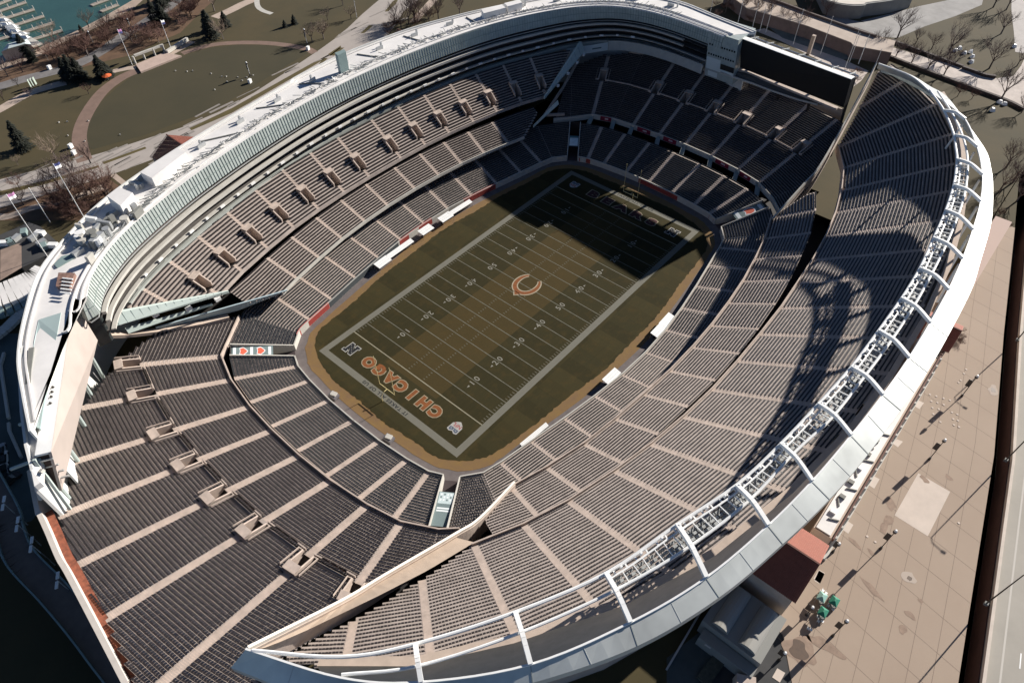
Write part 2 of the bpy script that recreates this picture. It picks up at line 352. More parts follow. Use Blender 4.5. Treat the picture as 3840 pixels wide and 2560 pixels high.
# ------------------------------------------------------------------ field
def nodes_field():
    m = bpy.data.materials.new('worn turf'); m.use_nodes = True; t = m.node_tree; b = t.nodes['Principled BSDF']; b.inputs['Roughness'].default_value = .95; b.inputs['Specular IOR Level'].default_value = .15
    N = t.nodes.new; L = t.links.new
    tc = N('ShaderNodeTexCoord'); sp = N('ShaderNodeSeparateXYZ'); L(tc.outputs['Object'], sp.inputs[0])
    def mth(op, a, b_=None, c=None):
        n = N('ShaderNodeMath'); n.operation = op
        for i, v in enumerate((a, b_, c)):
            if v is None: continue
            if isinstance(v, (int, float)): n.inputs[i].default_value = v
            else: L(v, n.inputs[i])
        return n.outputs[0]
    def noise(sc, det=5, st=(1, 1, 1)):
        mp = N('ShaderNodeMapping'); mp.inputs['Scale'].default_value = st; L(tc.outputs['Object'], mp.inputs[0])
        n = N('ShaderNodeTexNoise'); n.inputs['Scale'].default_value = sc; n.inputs['Detail'].default_value = det; n.inputs['Roughness'].default_value = .65; L(mp.outputs[0], n.inputs['Vector']); return n.outputs[0]
    def mix(f, a, b_):
        n = N('ShaderNodeMix'); n.data_type = 'RGBA'
        if isinstance(f, (int, float)): n.inputs[0].default_value = f
        else: L(f, n.inputs[0])
        for i, v in ((6, a), (7, b_)):
            if isinstance(v, tuple): n.inputs[i].default_value = (*v, 1)
            else: L(v, n.inputs[i])
        return n.outputs[2]
    X, Y = sp.outputs[0], sp.outputs[1]
    # mower stripes every five yards
    st = mth('GREATER_THAN', mth('FRACT', mth('MULTIPLY', mth('ADD', X, 54.86), 1 / 9.144)), .5)
    base = mix(mth('MULTIPLY', st, .65), (.027, .024, .0085), (.038, .034, .013))
    # worn centre band between the hash marks, lighter toward the middle of the pitch
    ay = mth('ABSOLUTE', mth('ADD', Y, .3)); bd = mth('LESS_THAN', ay, 9.6)
    inl = mth('LESS_THAN', mth('ABSOLUTE', X), 47.5)
    band = mth('MULTIPLY', mth('MULTIPLY', bd, inl), mth('ADD', .42, mth('MULTIPLY', noise(.12, 6, (1, .5, 1)), .8)))
    base = mix(band, base, (.078, .053, .018))
    # patchwork of lighter and darker sod squares outside the border
    out = mth('GREATER_THAN', mth('ABSOLUTE', Y), 26)
    ck = N('ShaderNodeTexChecker'); ck.inputs['Scale'].default_value = .11; L(tc.outputs['Object'], ck.inputs[0])
    base = mix(mth('MULTIPLY', mth('MULTIPLY', out, ck.outputs[1]), .22), base, (.085, .065, .022))
    nn = noise(.35, 8); cr = N('ShaderNodeMapRange'); cr.inputs[1].default_value = .5; cr.inputs[2].default_value = .68; L(nn, cr.inputs[0])
    base = mix(mth('MULTIPLY', cr.outputs[0], .35), base, (.095, .058, .016))
    n2 = noise(2.2, 6); base = mix(mth('MULTIPLY', n2, .5), base, (.016, .015, .006))
    n3 = noise(1.2, 4, (.05, 1, 1)); base = mix(mth('MULTIPLY', n3, .35), base, (.07, .055, .022))
    L(base, b.inputs['Base Color']); return m
def sheet(name, pts, z, m, parent=None):
    mb = MB(); mb.poly([(p[0], p[1], z) for p in pts]); return mb.build(name, m, parent)
def ring_full(off=0.0):
    """closed plan of the bowl wall pushed outwards by off"""
    P = long_side(1) + end_side(1)[0:] ; P = long_side(1) + end_side(1) + long_side(-1)[::-1] + end_side(-1)[::-1]
    D = normals_of(P); out = []
    for p, d in zip(P, D): out.append((p[0] + d.x * off, p[1] + d.y * off))
    return out
RB = ring_full(0)
floor_m = mat('grey brown warning track', (.13, .11, .105), .9, .2, .5)
tr = MB(); tr.poly([(x, y, -.03) for x, y in ring_full(14)]); struct('perimeter_track', tr, floor_m)
tr = MB(); tr.poly([(x, y, -.25) for x, y in ring_full(36)]); struct('gap_shade_sheet', tr, DARK)  # dark sheet added so gaps between the stands read as shade
# dirt margin then turf
dirt = mat('bare sandy dirt', (.23, .135, .065), .95, .3, .35, col2=(.20, .12, .035), detail=8)
def inset(P, d): 
    return [(x * (1 - d / math.hypot(x, y)), y * (1 - d / math.hypot(x, y))) for x, y in P]
fp = catmull([(x, y, 0) for x, y in inset(RB, 2.9)] , 3)
wob = [(p.x + .12 * math.sin(p.y * 1.9 + p.x), p.y + .12 * math.sin(p.x * 1.7)) for p in fp[:-1]]
sheet('dirt_margin', wob, .0, dirt); tag(bpy.data.objects['dirt_margin'], kind='structure')
fp = catmull([(x, y, 0) for x, y in inset(RB, 5.6)], 3); fp = resample(fp, 420); wob = [(p.x + random.uniform(-.22, .22) + .25 * math.sin(p.y * .35), p.y + random.uniform(-.22, .22) + .25 * math.sin(p.x * .23 + 1)) for p in fp[:-1]]
turf = MB(); turf.poly([(x, y, .03) for x, y in wob]); turf = struct('football_field', turf, nodes_field())
paint = mat('worn white field paint', (.135, .13, .095), .9, .28, .8)
paintb = mat('blotched border paint', (.20, .19, .145), .9, .3, .5, col2=(.155, .15, .12), detail=8)
porange = mat('orange field paint', (.20, .062, .012), .9, .25, .9)
pnavy = mat('navy field paint', (.006, .008, .011), .9, .2, .9)
YD = .9144; HX, HY = 54.864, 24.384
mb = MB(); z = .036; bw = 1.83
mb.quads([[(-HX - bw, s * HY, z), (HX + bw, s * HY, z), (HX + bw, s * (HY + bw), z), (-HX - bw, s * (HY + bw), z)] for s in (1,)])
mb.quads([[(-HX - bw, -HY - bw, z), (HX + bw, -HY - bw, z), (HX + bw, -HY, z), (-HX - bw, -HY, z)]])
mb.quads([[(s * HX, -HY, z), (s * (HX + bw), -HY, z), (s * (HX + bw), HY, z), (s * HX, HY, z)] for s in (1, -1)])
mb.build('border_band', paintb, turf)
for s, nm in ((1, 0), (-1, 0)):
    mb = MB(); mb.box((s * 45.72, 0, .034), (.30, 2 * HY, .006)); mb.build('goal_line', mat('goal line paint', (.24, .22, .15), .9, .2, 1), turf)
for i in range(1, 20):
    x = -45.72 + i * 4.572; mb = MB(); mb.box((x, 0, .034), (.22, 2 * HY, .006)); mb.build('yard_line', paint, turf)
mb = MB()
for i in range(1, 100):
    if i % 5 == 0: continue
    x = -45.72 + i * YD
    for y in (-HY + .65, HY - .65, -2.82, 2.82): mb.box((x, y, .034), (.16, .8 if abs(y) > 5 else .55, .006))
tag(mb.build('hash_marks', paint, turf), kind='stuff')
def text_mesh(s, size, m, loc, rot, name, parent, offset=0.0, sx=1.0, bold=0.0, spacing=1.0, z=None, mat4=None, extr=0.0):
    cu = bpy.data.curves.new('t', 'FONT'); cu.body = s; cu.size = size; cu.align_x = 'CENTER'; cu.align_y = 'CENTER'; cu.offset = offset; cu.space_character = spacing; cu.extrude = extr; cu.resolution_u = 3
    o = bpy.data.objects.new('t', cu); C.objects.link(o); dg = bpy.context.evaluated_depsgraph_get(); dg.update()
    me = bpy.data.meshes.new_from_object(o.evaluated_get(dg)); bpy.data.objects.remove(o)
    R_ = mat4 if mat4 is not None else Matrix.Translation(loc) @ Matrix.Rotation(rot, 4, 'Z')
    me.transform(R_ @ Matrix.Scale(sx, 4, (1, 0, 0))); me.materials.clear(); me.materials.append(m); me.name = name
    q = bpy.data.objects.new(name, me); C.objects.link(q)
    if parent: q.parent = parent
    return q
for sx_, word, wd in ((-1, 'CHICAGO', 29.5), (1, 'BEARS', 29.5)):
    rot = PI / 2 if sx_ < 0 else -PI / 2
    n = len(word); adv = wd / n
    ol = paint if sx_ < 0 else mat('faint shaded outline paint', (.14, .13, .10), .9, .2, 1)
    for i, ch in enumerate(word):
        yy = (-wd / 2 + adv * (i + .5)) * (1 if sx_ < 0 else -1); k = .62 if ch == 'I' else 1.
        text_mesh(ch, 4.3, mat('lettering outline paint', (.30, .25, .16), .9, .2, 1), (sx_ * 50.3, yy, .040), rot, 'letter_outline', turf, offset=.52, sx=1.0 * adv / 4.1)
        text_mesh(ch, 4.3, porange if sx_ < 0 else mat('shade darkened field paint', (.05, .012, .012), .9, .2, 1), (sx_ * 50.3, yy, .045), rot, 'letter', turf, offset=.30, sx=1.0 * adv / 4.1)  # far letters get a darker copy; that end's shade is in the colour
for sx_ in (-1, 1):
    text_mesh('IT TAKES ALL OF US', 1.35, pnavy, (sx_ * (HX + .9), .5 * -sx_, .045), PI / 2 if sx_ < 0 else -PI / 2, 'border_lettering', turf, offset=.03, sx=1.25, spacing=1.12)
# yard numbers
for j, (x, n) in enumerate([(-36.58, '10'), (-27.43, '20'), (-18.29, '30'), (-9.14, '40'), (0, '50'), (9.14, '40'), (18.29, '30'), (27.43, '20'), (36.58, '10')]):
    for sy in (1, -1):
        rot = PI if sy > 0 else 0
        text_mesh(n[0], 2.4, mat('number paint', (.22, .21, .17), .9, .2, 1), (x + (-.95 if sy < 0 else .95), sy * 13.4, .044), rot, 'yard_number', turf, offset=.03)
        text_mesh(n[1], 2.4, MATS['number paint'], (x + (.95 if sy < 0 else -.95), sy * 13.4, .044), rot, 'yard_number', turf, offset=.03)
        if x:
            mb = MB(); dx = 2.3 if x < 0 else -2.3; e = -dx / abs(dx); y = sy * 13.4
            e = -1 if x < 0 else 1
            cx = x + e * 2.1; mb.poly([(cx, y - .3, .044), (cx + e * .9, y, .044), (cx, y + .3, .044)]); mb.build('direction_arrow', MATS['number paint'], turf)
# centre C
def cring(r0x, r0y, w0, z, m, grow=0):
    mb = MB(); n = 40; A = math.radians(33)
    P = []
    for i in range(n + 1):
        a = A + (2 * PI - 2 * A) * i / n; s = abs((i / n) - .5) * 2
        wi = w0 * (1 - .55 * max(0, (s - .6) / .4) ** 1.3) + grow
        cx, cy = math.cos(a), math.sin(a)
        P.append(((r0x + grow) * cx, (r0y + grow) * cy, (r0x - wi) * cx, (r0y - wi * .9) * cy))
    for a, b in zip(P[:-1], P[1:]): mb.quad((a[0], a[1], z), (b[0], b[1], z), (b[2], b[3], z), (a[2], a[3], z))
    return mb, P
def place_c(z, m, grow):
    # opening toward +x, slightly larger in x as seen in plan
    mb, P = cring(4.6, 3.9, 1.35, z, m, grow)
    th = math.radians(-18)
    mb.v = [(.7 + v[0] * math.cos(0) , v[1], v[2]) for v in mb.v]
    # pointed back of the letter
    e = .28 if grow > 0 else 0
    mb.poly([(-3.6 - e, 1.1 + e, z), (-5.0 - e * 1.6, 0, z), (-3.6 - e, -1.1 - e, z)])
    return mb
mb = place_c(.0415, None, .32); mb.build('team_logo_outline', mat('cream logo outline', (.34, .29, .20), .9, .2, 1), turf)
mb = place_c(.046, None, -.05); mb.build('team_logo', porange, turf)
# league shield and conference N in the end zone corners
def shield(cx, cy, rot, sc, shade=1.0):
    def T(p, z): c, s = math.cos(rot), math.sin(rot); return (cx + (p[0] * c - p[1] * s) * sc, cy + (p[0] * s + p[1] * c) * sc, z)
    O = [(-1.5, 1.5), (-.75, 1.75), (0, 1.35), (.75, 1.75), (1.5, 1.5), (1.45, -.5), (.9, -1.2), (0, -1.75), (-.9, -1.2), (-1.45, -.5)]
    mb = MB(); mb.poly([T(p, .042) for p in O]); o = mb.build('shield_emblem', mat('emblem white paint', (.36, .35, .32), .9, .2, 1), turf)
    mb = MB(); mb.poly([T(p, .0455) for p in [(-1.25, .45), (1.25, .45), (1.22, 1.3), (.75, 1.45), (0, 1.08), (-.75, 1.45), (-1.22, 1.3)]]); mb.build('shield_top', mat('emblem navy paint', (.08, .10, .14), .9, .2, 1), o)
    mb = MB()
    for px in (-.7, 0, .7):
        for py in (.85,): mb.poly([T((px + .17 * math.cos(a * PI / 2), py + .17 * math.sin(a * PI / 2)), .049) for a in range(4)])
    mb.build('star', MATS['emblem white paint'], o)
    c, s = math.cos(rot), math.sin(rot)
    text_mesh('NFL', 1.35 * sc, mat('emblem red paint', (.30, .05, .05), .9, .2, 1), (cx + .45 * s * sc, cy - .45 * c * sc, .049), rot, 'shield_letters', o, offset=.03)
def conf_n(cx, cy, rot, sc):
    def T(p, z): c, s = math.cos(rot), math.sin(rot); return (cx + (p[0] * c - p[1] * s) * sc, cy + (p[0] * s + p[1] * c) * sc, z)
    for g, z, m, nm in ((.22, .042, MATS['emblem white paint'] if 'emblem white paint' in MATS else paint, 'conference_emblem_outline'), (0, .046, pnavy, 'conference_emblem')):
        mb = MB()
        L_ = [(-1.75 - g, -1.55 - g), (-.45 + g, -1.55 - g), (-.45 + g, -.95 + g), (-.62, -.95 + g), (-.62, .1), (.45 - g * .3, -1.55 - g), (1.35 + g, -1.55 - g), (1.35 + g, .95 - g * .2), (1.75 + g, .95 - g), (1.75 + g, 1.55 + g), (.45 - g, 1.55 + g), (.45 - g, .95 - g), (.62, .95 - g), (.62, -.1), (-.45 + g * .3, 1.55 + g), (-1.35 - g, 1.55 + g), (-1.35 - g, -.95 + g * .2), (-1.75 - g, -.95 + g)]
        mb.poly([T(p, z) for p in L_]); o = mb.build(nm, m, turf)
    mb = MB()
    for i in range(4): p = (-.9 + i * .6, .75 - i * .5); mb.poly([T((p[0] + .14 * math.cos(a * PI / 2), p[1] + .14 * math.sin(a * PI / 2)), .050) for a in range(4)])
    mb.build('emblem_stars', MATS['emblem white paint'], o)
shield(-50.4, -19.9, PI / 2, 1.08); shield(50.4, 20.1, -PI / 2, 1.08); conf_n(-50.4, 20.0, PI / 2, 1.08); conf_n(50.4, -19.9, -PI / 2, 1.08)
# goal posts
GOLD = mat('yellow goal post paint', (.72, .60, .30), .4)
for sx_, lab in ((-1, 'yellow goal post standing over the sunlit orange lettering'), (1, 'yellow goal post in the shaded end zone')):
    g = empty('goal_post', (sx_ * 56.9, 0, 0), lab, 'goal post')
    mb = MB(); mb.path([(sx_ * 56.9, 0, 0), (sx_ * 56.9, 0, 1.8), (sx_ * 56.5, 0, 2.6), (sx_ * 55.8, 0, 3.0), (sx_ * 54.9, 0, 3.05)], .10); mb.build('gooseneck', GOLD, g)
    mb = MB(); mb.tube((sx_ * 54.86, -2.9, 3.05), (sx_ * 54.86, 2.9, 3.05), .10); mb.build('crossbar', GOLD, g)
    for s in (-1, 1):
        mb = MB(); mb.tube((sx_ * 54.86, s * 2.82, 3.05), (sx_ * 54.86, s * 2.82, 13.7), .08); mb.build('upright', GOLD, g)
# field tunnels at the four corners
def tunnel(sx, sy, label, kind):
    a = Vector((sx * 62.0, sy * 29.8, 0)); d = Vector((sx * .82, sy * .57, 0)).normalized(); n = Vector((-d.y, d.x, 0))
    r = empty('field_tunnel', a, label, 'tunnel')
    for s in (-1, 1):
        mb = MB(); p = a + n * (s * 1.95); q = p + d * 15.2; o = n * (.14 * s)
        mb.hexa([tuple(v) for v in (p - o, q - o, q + o, p + o)], [(v.x, v.y, h) for v, h in ((p - o, 2.2), (q - o, 6.9), (q + o, 6.9), (p + o, 2.2))]); mb.build('side_wall', SLAB, r)
    # tarpaulin over the passage
    t0, t1 = (5.0, 15.0)
    if kind == 'small': t0, t1 = 4.2, 9.2
    def cov(u, v, dz=0): p = a + d * (t0 + (t1 - t0) * u) + n * (-1.8 + 3.6 * v); return (p.x, p.y, 2.3 + (t0 + (t1 - t0) * u) * .235 + .1 + dz)
    def strip(u0, u1, v0, v1, dz, name, m, par): mb = MB(); mb.quad(cov(u0, v0, dz), cov(u1, v0, dz), cov(u1, v1, dz), cov(u0, v1, dz)); return mb.build(name, m, par)
    mb = MB(); mb.hexa([cov(0, 0, -.12), cov(1, 0, -.12), cov(1, 1, -.12), cov(0, 1, -.12)], [cov(0, 0), cov(1, 0), cov(1, 1), cov(0, 1)]); cv = mb.build('canopy', mat('slate blue tarpaulin', (.13, .175, .175), .7, .08, .5), r)
    wt = mat('white banner print', (.62, .66, .66), .7); bo = mat('banner orange', (.55, .10, .05), .7)
    if kind == 'shields':
        for u in (.08, .52, .93): strip(u - .035, u + .035, .1, .9, .012, 'white_bar', wt, cv)
        for u in (.30, .72):
            for sc, m, dz in ((1.25, wt, .014), (1.0, bo, .018)):
                mb = MB(); 
                P = [(-.10, -.25), (.0, -.34), (.09, -.12), (.12, 0), (.09, .12), (.0, .34), (-.10, .25), (-.08, 0)]
                mb.poly([cov(u + p[0] * .8 * sc * sx, .5 + p[1] * sc, dz) for p in P]); mb.build('emblem', m, cv)
    elif kind == 'emblem':
        for u in (.12, .88): strip(u - .06, u + .06, .08, .92, .012, 'white_bar', wt, cv)
        for sc, m, dz in ((1.35, wt, .014), (1.05, bo, .018)):
            mb = MB(); P = [(-.14, -.22), (.0, -.34), (.12, -.24), (.16, 0), (.12, .24), (.0, .34), (-.14, .22), (-.1, 0)]
            mb.poly([cov(.5 + p[0] * sc, .5 + p[1] * sc, dz) for p in P]); mb.build('emblem', m, cv)
    elif kind == 'letters':
        strip(.02, .34, .06, .94, .012, 'white_panel', mat('pale banner print', (.42, .50, .50), .7, .1, 1), cv)
        for u in (.07, .15, .23): 
            for v in (.2, .4, .6, .8): strip(u - .02, u + .03, v - .06, v + .05, .018, 'print_block', wt if (u * 100 + v * 10) % 3 < 1.6 else MATS['slate blue tarpaulin'], cv)
        for u in (.47, .54): strip(u - .022, u + .022, .1, .9, .012, 'white_bar', wt, cv)
    else:
        strip(.05, .8, .08, .92, .012, 'white_panel', mat('bright banner print', (.62, .72, .72), .7, .15, 1), cv)
        strip(.84, .97, .08, .92, .012, 'teal_bar', mat('teal banner print', (.06, .18, .20), .7), cv)
    # dark passage behind
    mb = MB(); p, q = a - n * 1.8, a + n * 1.8; e = d * 15.0
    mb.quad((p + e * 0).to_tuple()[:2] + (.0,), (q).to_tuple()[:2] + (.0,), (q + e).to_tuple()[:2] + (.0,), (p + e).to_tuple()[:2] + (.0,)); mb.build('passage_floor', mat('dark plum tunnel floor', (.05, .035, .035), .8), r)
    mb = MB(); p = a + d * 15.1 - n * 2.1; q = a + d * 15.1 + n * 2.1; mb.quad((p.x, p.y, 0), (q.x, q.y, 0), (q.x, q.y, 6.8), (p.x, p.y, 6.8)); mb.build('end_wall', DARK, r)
tunnel(-1, 1, 'field tunnel roofed by a slate tarpaulin with two orange emblems', 'shields')
tunnel(-1, -1, 'field tunnel roofed by a slate tarpaulin with white print, by the near corner', 'letters')
tunnel(1, -1, 'field tunnel roofed by a tarpaulin with a single orange emblem', 'emblem')
tunnel(1, 1, 'shaded field tunnel with a short bright white and teal cover', 'small')

# sideline equipment
def canopy_bench(x, y, L, ang, label, wide=2.2):
    r = empty('sideline_shelter', (x, y, 0), label, 'shelter', 'white shelters along the sidelines'); ca, sa = math.cos(ang), math.sin(ang)
    mb = MB(); n = max(2, int(L / 1.3)); 
    def T(u, v, z): return (x + u * ca - v * sa, y + u * sa + v * ca, z)
    w2 = wide / 2
    mb.hexa([T(-L / 2, -w2, 1.75), T(L / 2, -w2, 1.75), T(L / 2, w2, 2.15), T(-L / 2, w2, 2.15)], [T(-L / 2, -w2, 1.9), T(L / 2, -w2, 1.9), T(L / 2, w2, 2.3), T(-L / 2, w2, 2.3)])
    mb.build('roof', WHITE, r)
    for u in (-.18, .18): 
        mb = MB(); mb.beam(T(-L / 2 + .2, u * wide, 2.16 if u > 0 else 2.06), T(L / 2 - .2, u * wide, 2.16 if u > 0 else 2.06), .08, .06); mb.build('roof_rib', mat('pale grey rib', (.55, .56, .56), .6), r)
    for u in (-L / 2 + .1, L / 2 - .1):
        for v in (-w2 + .1, w2 - .1): mb = MB(); mb.tube(T(u, v, 0), T(u, v, 1.85), .05, n=6); mb.build('post', STEEL, r)
    mb = MB(); mb.hexa([T(-L / 2 + .3, -.1, .35), T(L / 2 - .3, -.1, .35), T(L / 2 - .3, .4, .35), T(-L / 2 + .3, .4, .35)], [T(-L / 2 + .3, -.1, .45), T(L / 2 - .3, -.1, .45), T(L / 2 - .3, .4, .45), T(-L / 2 + .3, .4, .45)]); mb.build('bench', DARK, r)
for args in [((6.5,39.6,1.8), 5, 2.6, 'square white shelter second farthest along the bench side'), ((13.3,39.5,1.8), 10, 1.5, 'long narrow white shelter farthest along the bench side, by the red wall pads'), ((-2.3,39.8,1.8), 5, 2.6, 'square white shelter midway along the bench side, between the two long ones'), ((-14,39.2,1.8), 10.5, 1.6, 'long narrow white shelter nearest along the bench side'), ((-21.9,38.6,1.8), 5.2, 2.6, 'square white shelter at the near end of the bench side'),
             ((13.6,-40.6,1.8), 5.5, 2.2, 'white shelter farthest up the sideline, at the edge of the shadow'), ((9,-40.9,1.8), 5.5, 2.2, 'white shelter just next to the farthest one, by the dirt corner'), ((-13.2,-40.6,1.8), 5.5, 2.2, 'lone white shelter nearest the near corner, below the striped rows'), ((-40.5,-37,1.8), 9, 1.0, 'long low white cover at the near end of the sideline')]:
    (x, y, _), L, wd, lab = args
    ang = math.atan2(-x * .0022, 1) if y > 0 else math.atan2(x * .0022, 1)
    canopy_bench(x, y, L, ang * 1.0, lab, wd)
# red and white wall pads on the bowl wall
def wall_pad(s0, s1, sy, m, name, label, z0=.1, z1=2.0, cat='wall pad', grp=None):
    P = resample(catmull([(p[0], p[1], 0) for p in long_side(sy)], 6), 400)
    Q = [p for p in P if s0 <= p.x <= s1]; mb = MB()
    for a, b in zip(Q[:-1], Q[1:]):
        f = .40; mb.hexa([(a.x, a.y - sy * f, z0), (b.x, b.y - sy * f, z0), (b.x, b.y - sy * .34, z0), (a.x, a.y - sy * .34, z0)], [(a.x, a.y - sy * f, z1), (b.x, b.y - sy * f, z1), (b.x, b.y - sy * .02, z1 + .25), (a.x, a.y - sy * .02, z1 + .25)])
    tag(mb.build(name, m), label, cat, grp)
wall_pad(17, 31, 1, RED, 'wall_pad', 'long red pad on the field wall behind the farthest shelters', grp='wall pads')
wall_pad(-12, 3, 1, RED, 'wall_pad', 'long red pad on the field wall behind the nearest long shelter', grp='wall pads')
wall_pad(-58, -44, 1, RED, 'wall_pad', 'red pad curving round the field wall by the corner tunnel', grp='wall pads')
wall_pad(-44, -12.3, 1, mat('dark slate pad', (.05, .06, .065), .7), 'wall_pad', 'dark slate pad on the field wall between two red pads', grp='wall pads')
wall_pad(-54, 56, -1, mat('pale grey pad', (.30, .30, .29), .7), 'wall_pad', 'pale grey wall pad all along the sideline below the light ring', z1=1.5, grp='wall pads')
MAGS = [(64.9, -24), (66.2, -6)]
for (y0, y1, lab) in ((-12, 4, 'red banner on the shaded end wall behind the goal post'), (-27.5, -25, 'red pad beside the tunnel with the single orange emblem'), (23.6, 27.6, 'maroon pad beside the short bright tunnel cover')):
    P = resample(catmull([(p[0], p[1], 0) for p in end_side(1)], 6), 300); Q = [p for p in P if y0 <= p.y <= y1]; mb = MB()
    for a, b in zip(Q[:-1], Q[1:]): mb.hexa([(a.x - .42, a.y, .1), (b.x - .42, b.y, .1), (b.x - .35, b.y, .1), (a.x - .35, a.y, .1)], [(a.x - .42, a.y, 1.7), (b.x - .42, b.y, 1.7), (b.x - .1, b.y, 2.05), (a.x - .1, a.y, 2.05)])
    tag(mb.build('wall_pad', RED), lab, 'wall pad', 'wall pads')
# camera carts / utility boxes by the near end wall
for q, lab in (((-63.9,-10.2,1.2), 'grey utility cart by the near end wall'), ((-64.2,10.4,1.2), 'grey utility cart by the end wall nearer the corner tunnel')):
    r = empty('utility_cart', (q[0], q[1], 0), lab, 'cart'); mb = MB(); mb.box((q[0], q[1], .35), (1.7, 2.4, .9), .1); mb.build('body', mat('grey plastic case', (.16, .15, .16), .7, .2, 2), r)
    mb = MB(); mb.box((q[0] + .1, q[1], 1.27), (1.2, 1.6, .35), .3); mb.build('cover', SLAB, r)
    for u in (-.6, .6):
        for v in (-.9, .9): mb = MB(); mb.tube((q[0] + u - .06, q[1] + v, .2), (q[0] + u + .06, q[1] + v, .2), .2, n=10); mb.build('wheel', DARK, r)

# ------------------------------------------------------------------ suites block on the east side
TI = [(-97.5,45.6,38), (-96.2,43,38), (-91, 50, 38), (-80.3,57.7,38), (-62.2, 64.6, 38), (-47.2, 68.6, 38), (-33, 71.6, 38), (-16.7, 74.1, 38), (0, 75.3, 38), (15, 75.2, 38), (29, 74.3, 38), (43, 72.6, 38), (56.5, 70.2, 38), (67, 67.4, 38), (76.6, 64.0, 38), (86, 59.6, 38), (92.4, 55.8, 38), (98.4, 50.8, 38), (102.4, 46.1, 38), (105.6, 40, 38), (107.5, 33, 38), (108.2, 25, 38), (108, 17.6, 38), (107.4, 10, 38), (106.6, 2.6, 38)]
OI = [(-119, 17, 38), (-116, 27, 38), (-112.6,36.9,38), (-106.3,48.1,38), (-98,59.5,38), (-85.3,68.5,38), (-74.3,74.1,38), (-58.1,78.8,38), (-37.6,83,38), (-9.2,87.4,38), (-6, 88.5, 38), (12, 89.6, 38), (28, 88.6, 38), (42.6, 86.6, 38), (56, 83, 38), (68, 79, 38), (86, 71.5, 38), (98, 65, 38), (108, 56.5, 38), (115, 47, 38), (119, 37.5, 38), (120.7,27.1,38), (118.6,13.9,38), (115.8,-4.5,38)]
NSEG = 120
TIs = resample(catmull(TI, 6), NSEG); OIs = resample(catmull(OI, 6), NSEG)
su_b = empty('suites_building', (0, 80, 4), 'curved white-roofed suites building with glass front and stacked dark balconies', 'stadium building')
def lean(p, z):
    """facade line at height z: straight down on the long side, stepping outwards at the far end"""
    f = max(0, min(1, (p.x - 78) / 26)) * (38 - z) * .42
    g = max(0, min(1, (-p.x - 84) / 20)) * (38 - z) * .10
    d = Vector((1, .25, 0)).normalized(); return Vector((p.x + d.x * f - g, p.y + d.y * f, z))
def band(z0, z1, o0, o1, name, m, i0=0, i1=NSEG, inner=None, par=su_b, thick=.6):
    """closed strip solid following the facade; o = offset toward the field"""
    mb = MB(); n = []
    P = TIs
    for i in range(NSEG):
        a = P[max(0, i - 1)]; b = P[min(NSEG - 1, i + 1)]; t = (b - a); t.z = 0; t.normalize(); n.append(Vector((t.y, -t.x, 0)))
    for i in range(i0, min(i1, NSEG - 1)):
        R0 = []; R1 = []
        for j in (i, i + 1):
            lo = lean(P[j], z0); hi = lean(P[j], z1)
            R0.append((lo + n[j] * o0, lo + n[j] * (o0 - thick))); R1.append((hi + n[j] * o1, hi + n[j] * (o1 - thick)))
        mb.hexa([tuple(v) for v in (R0[0][0], R0[1][0], R0[1][1], R0[0][1])], [tuple(v) for v in (R1[0][0], R1[1][0], R1[1][1], R1[0][1])])
    return mb.build(name, m, par)
band(33.2, 38.0, .9, .0, 'glass_curtain_wall', GLASS, thick=.4)
# mullions of the glass front
mb = MB(); n_ = []
fine = resample(TIs, 260)
for i in range(1, 259):
    a, b = fine[i - 1], fine[i + 1]; t = (b - a); t.z = 0; t.normalize(); n = Vector((t.y, -t.x, 0)); lo = lean(fine[i], 33.2) + n * .98; hi = lean(fine[i], 38) + n * .08
    mb.beam(tuple(lo), tuple(hi), .09, .09, up=tuple(n))
tag(mb.build('mullions', mat('grey green mullion', (.20, .25, .23), .6), su_b), kind='stuff')
band(35.4, 35.55, .55, .52, 'glass_transom', MATS['grey green mullion'], thick=.1)
band(22.5, 33.2, -3.2, -3.2, 'suite_window_wall', GLASSD, thick=.3)
band(31.9, 32.2, .3, .3, 'upper_balcony_rail', STEEL, thick=.12)
for z, o, hh in ((30.6, 1.2, .75), (28.1, 1.2, .7), (25.7, 1.4, .35)): band(z, z + hh, o, o, 'balcony_slab', SLAB, i0=3, i1=112 if z > 26 else 118, thick=1.0); band(z - .05, z + .1, o - 1.0, o - 1.0, 'balcony_floor', mat('dim balcony floor', (.11, .10, .09), .8, .3, .6), i0=3, i1=116, thick=3.4)
for z in (31.9, 29.4, 26.9): band(z + .0, z + .22, -.2, -.2, 'seat_row', mat('dull suite seats', (.07, .05, .045), .7, .4, 2), i0=8, i1=112, thick=.9)
band(22.2, 23.6, .6, .6, 'terrace_ledge', mat('grey green ledge', (.34, .36, .33), .7, .1, .5), i0=8, i1=98, thick=1.2)
band(19.2, 23.0, 1.2, .2, 'pale_end_wall', mat('pale shaded wall', (.50, .50, .46), .8, .1, .5), i0=92, i1=116, thick=.8)
# lit boxes on the lowest balcony
for i, p in enumerate(resample(TIs, 44)[4:38]):
    q = resample(TIs, 44); k = i + 4; t = (q[k + 1] - q[k - 1]); t.z = 0; t.normalize(); n = Vector((t.y, -t.x, 0)); c = lean(p, 26) + n * 1.5
    mb = MB(); mb.box((c.x, c.y, 26.0), (1.5 if i % 2 else .9, .5, .55), math.atan2(t.y, t.x)); mb.build('balcony_fixture', WHITE, su_b)
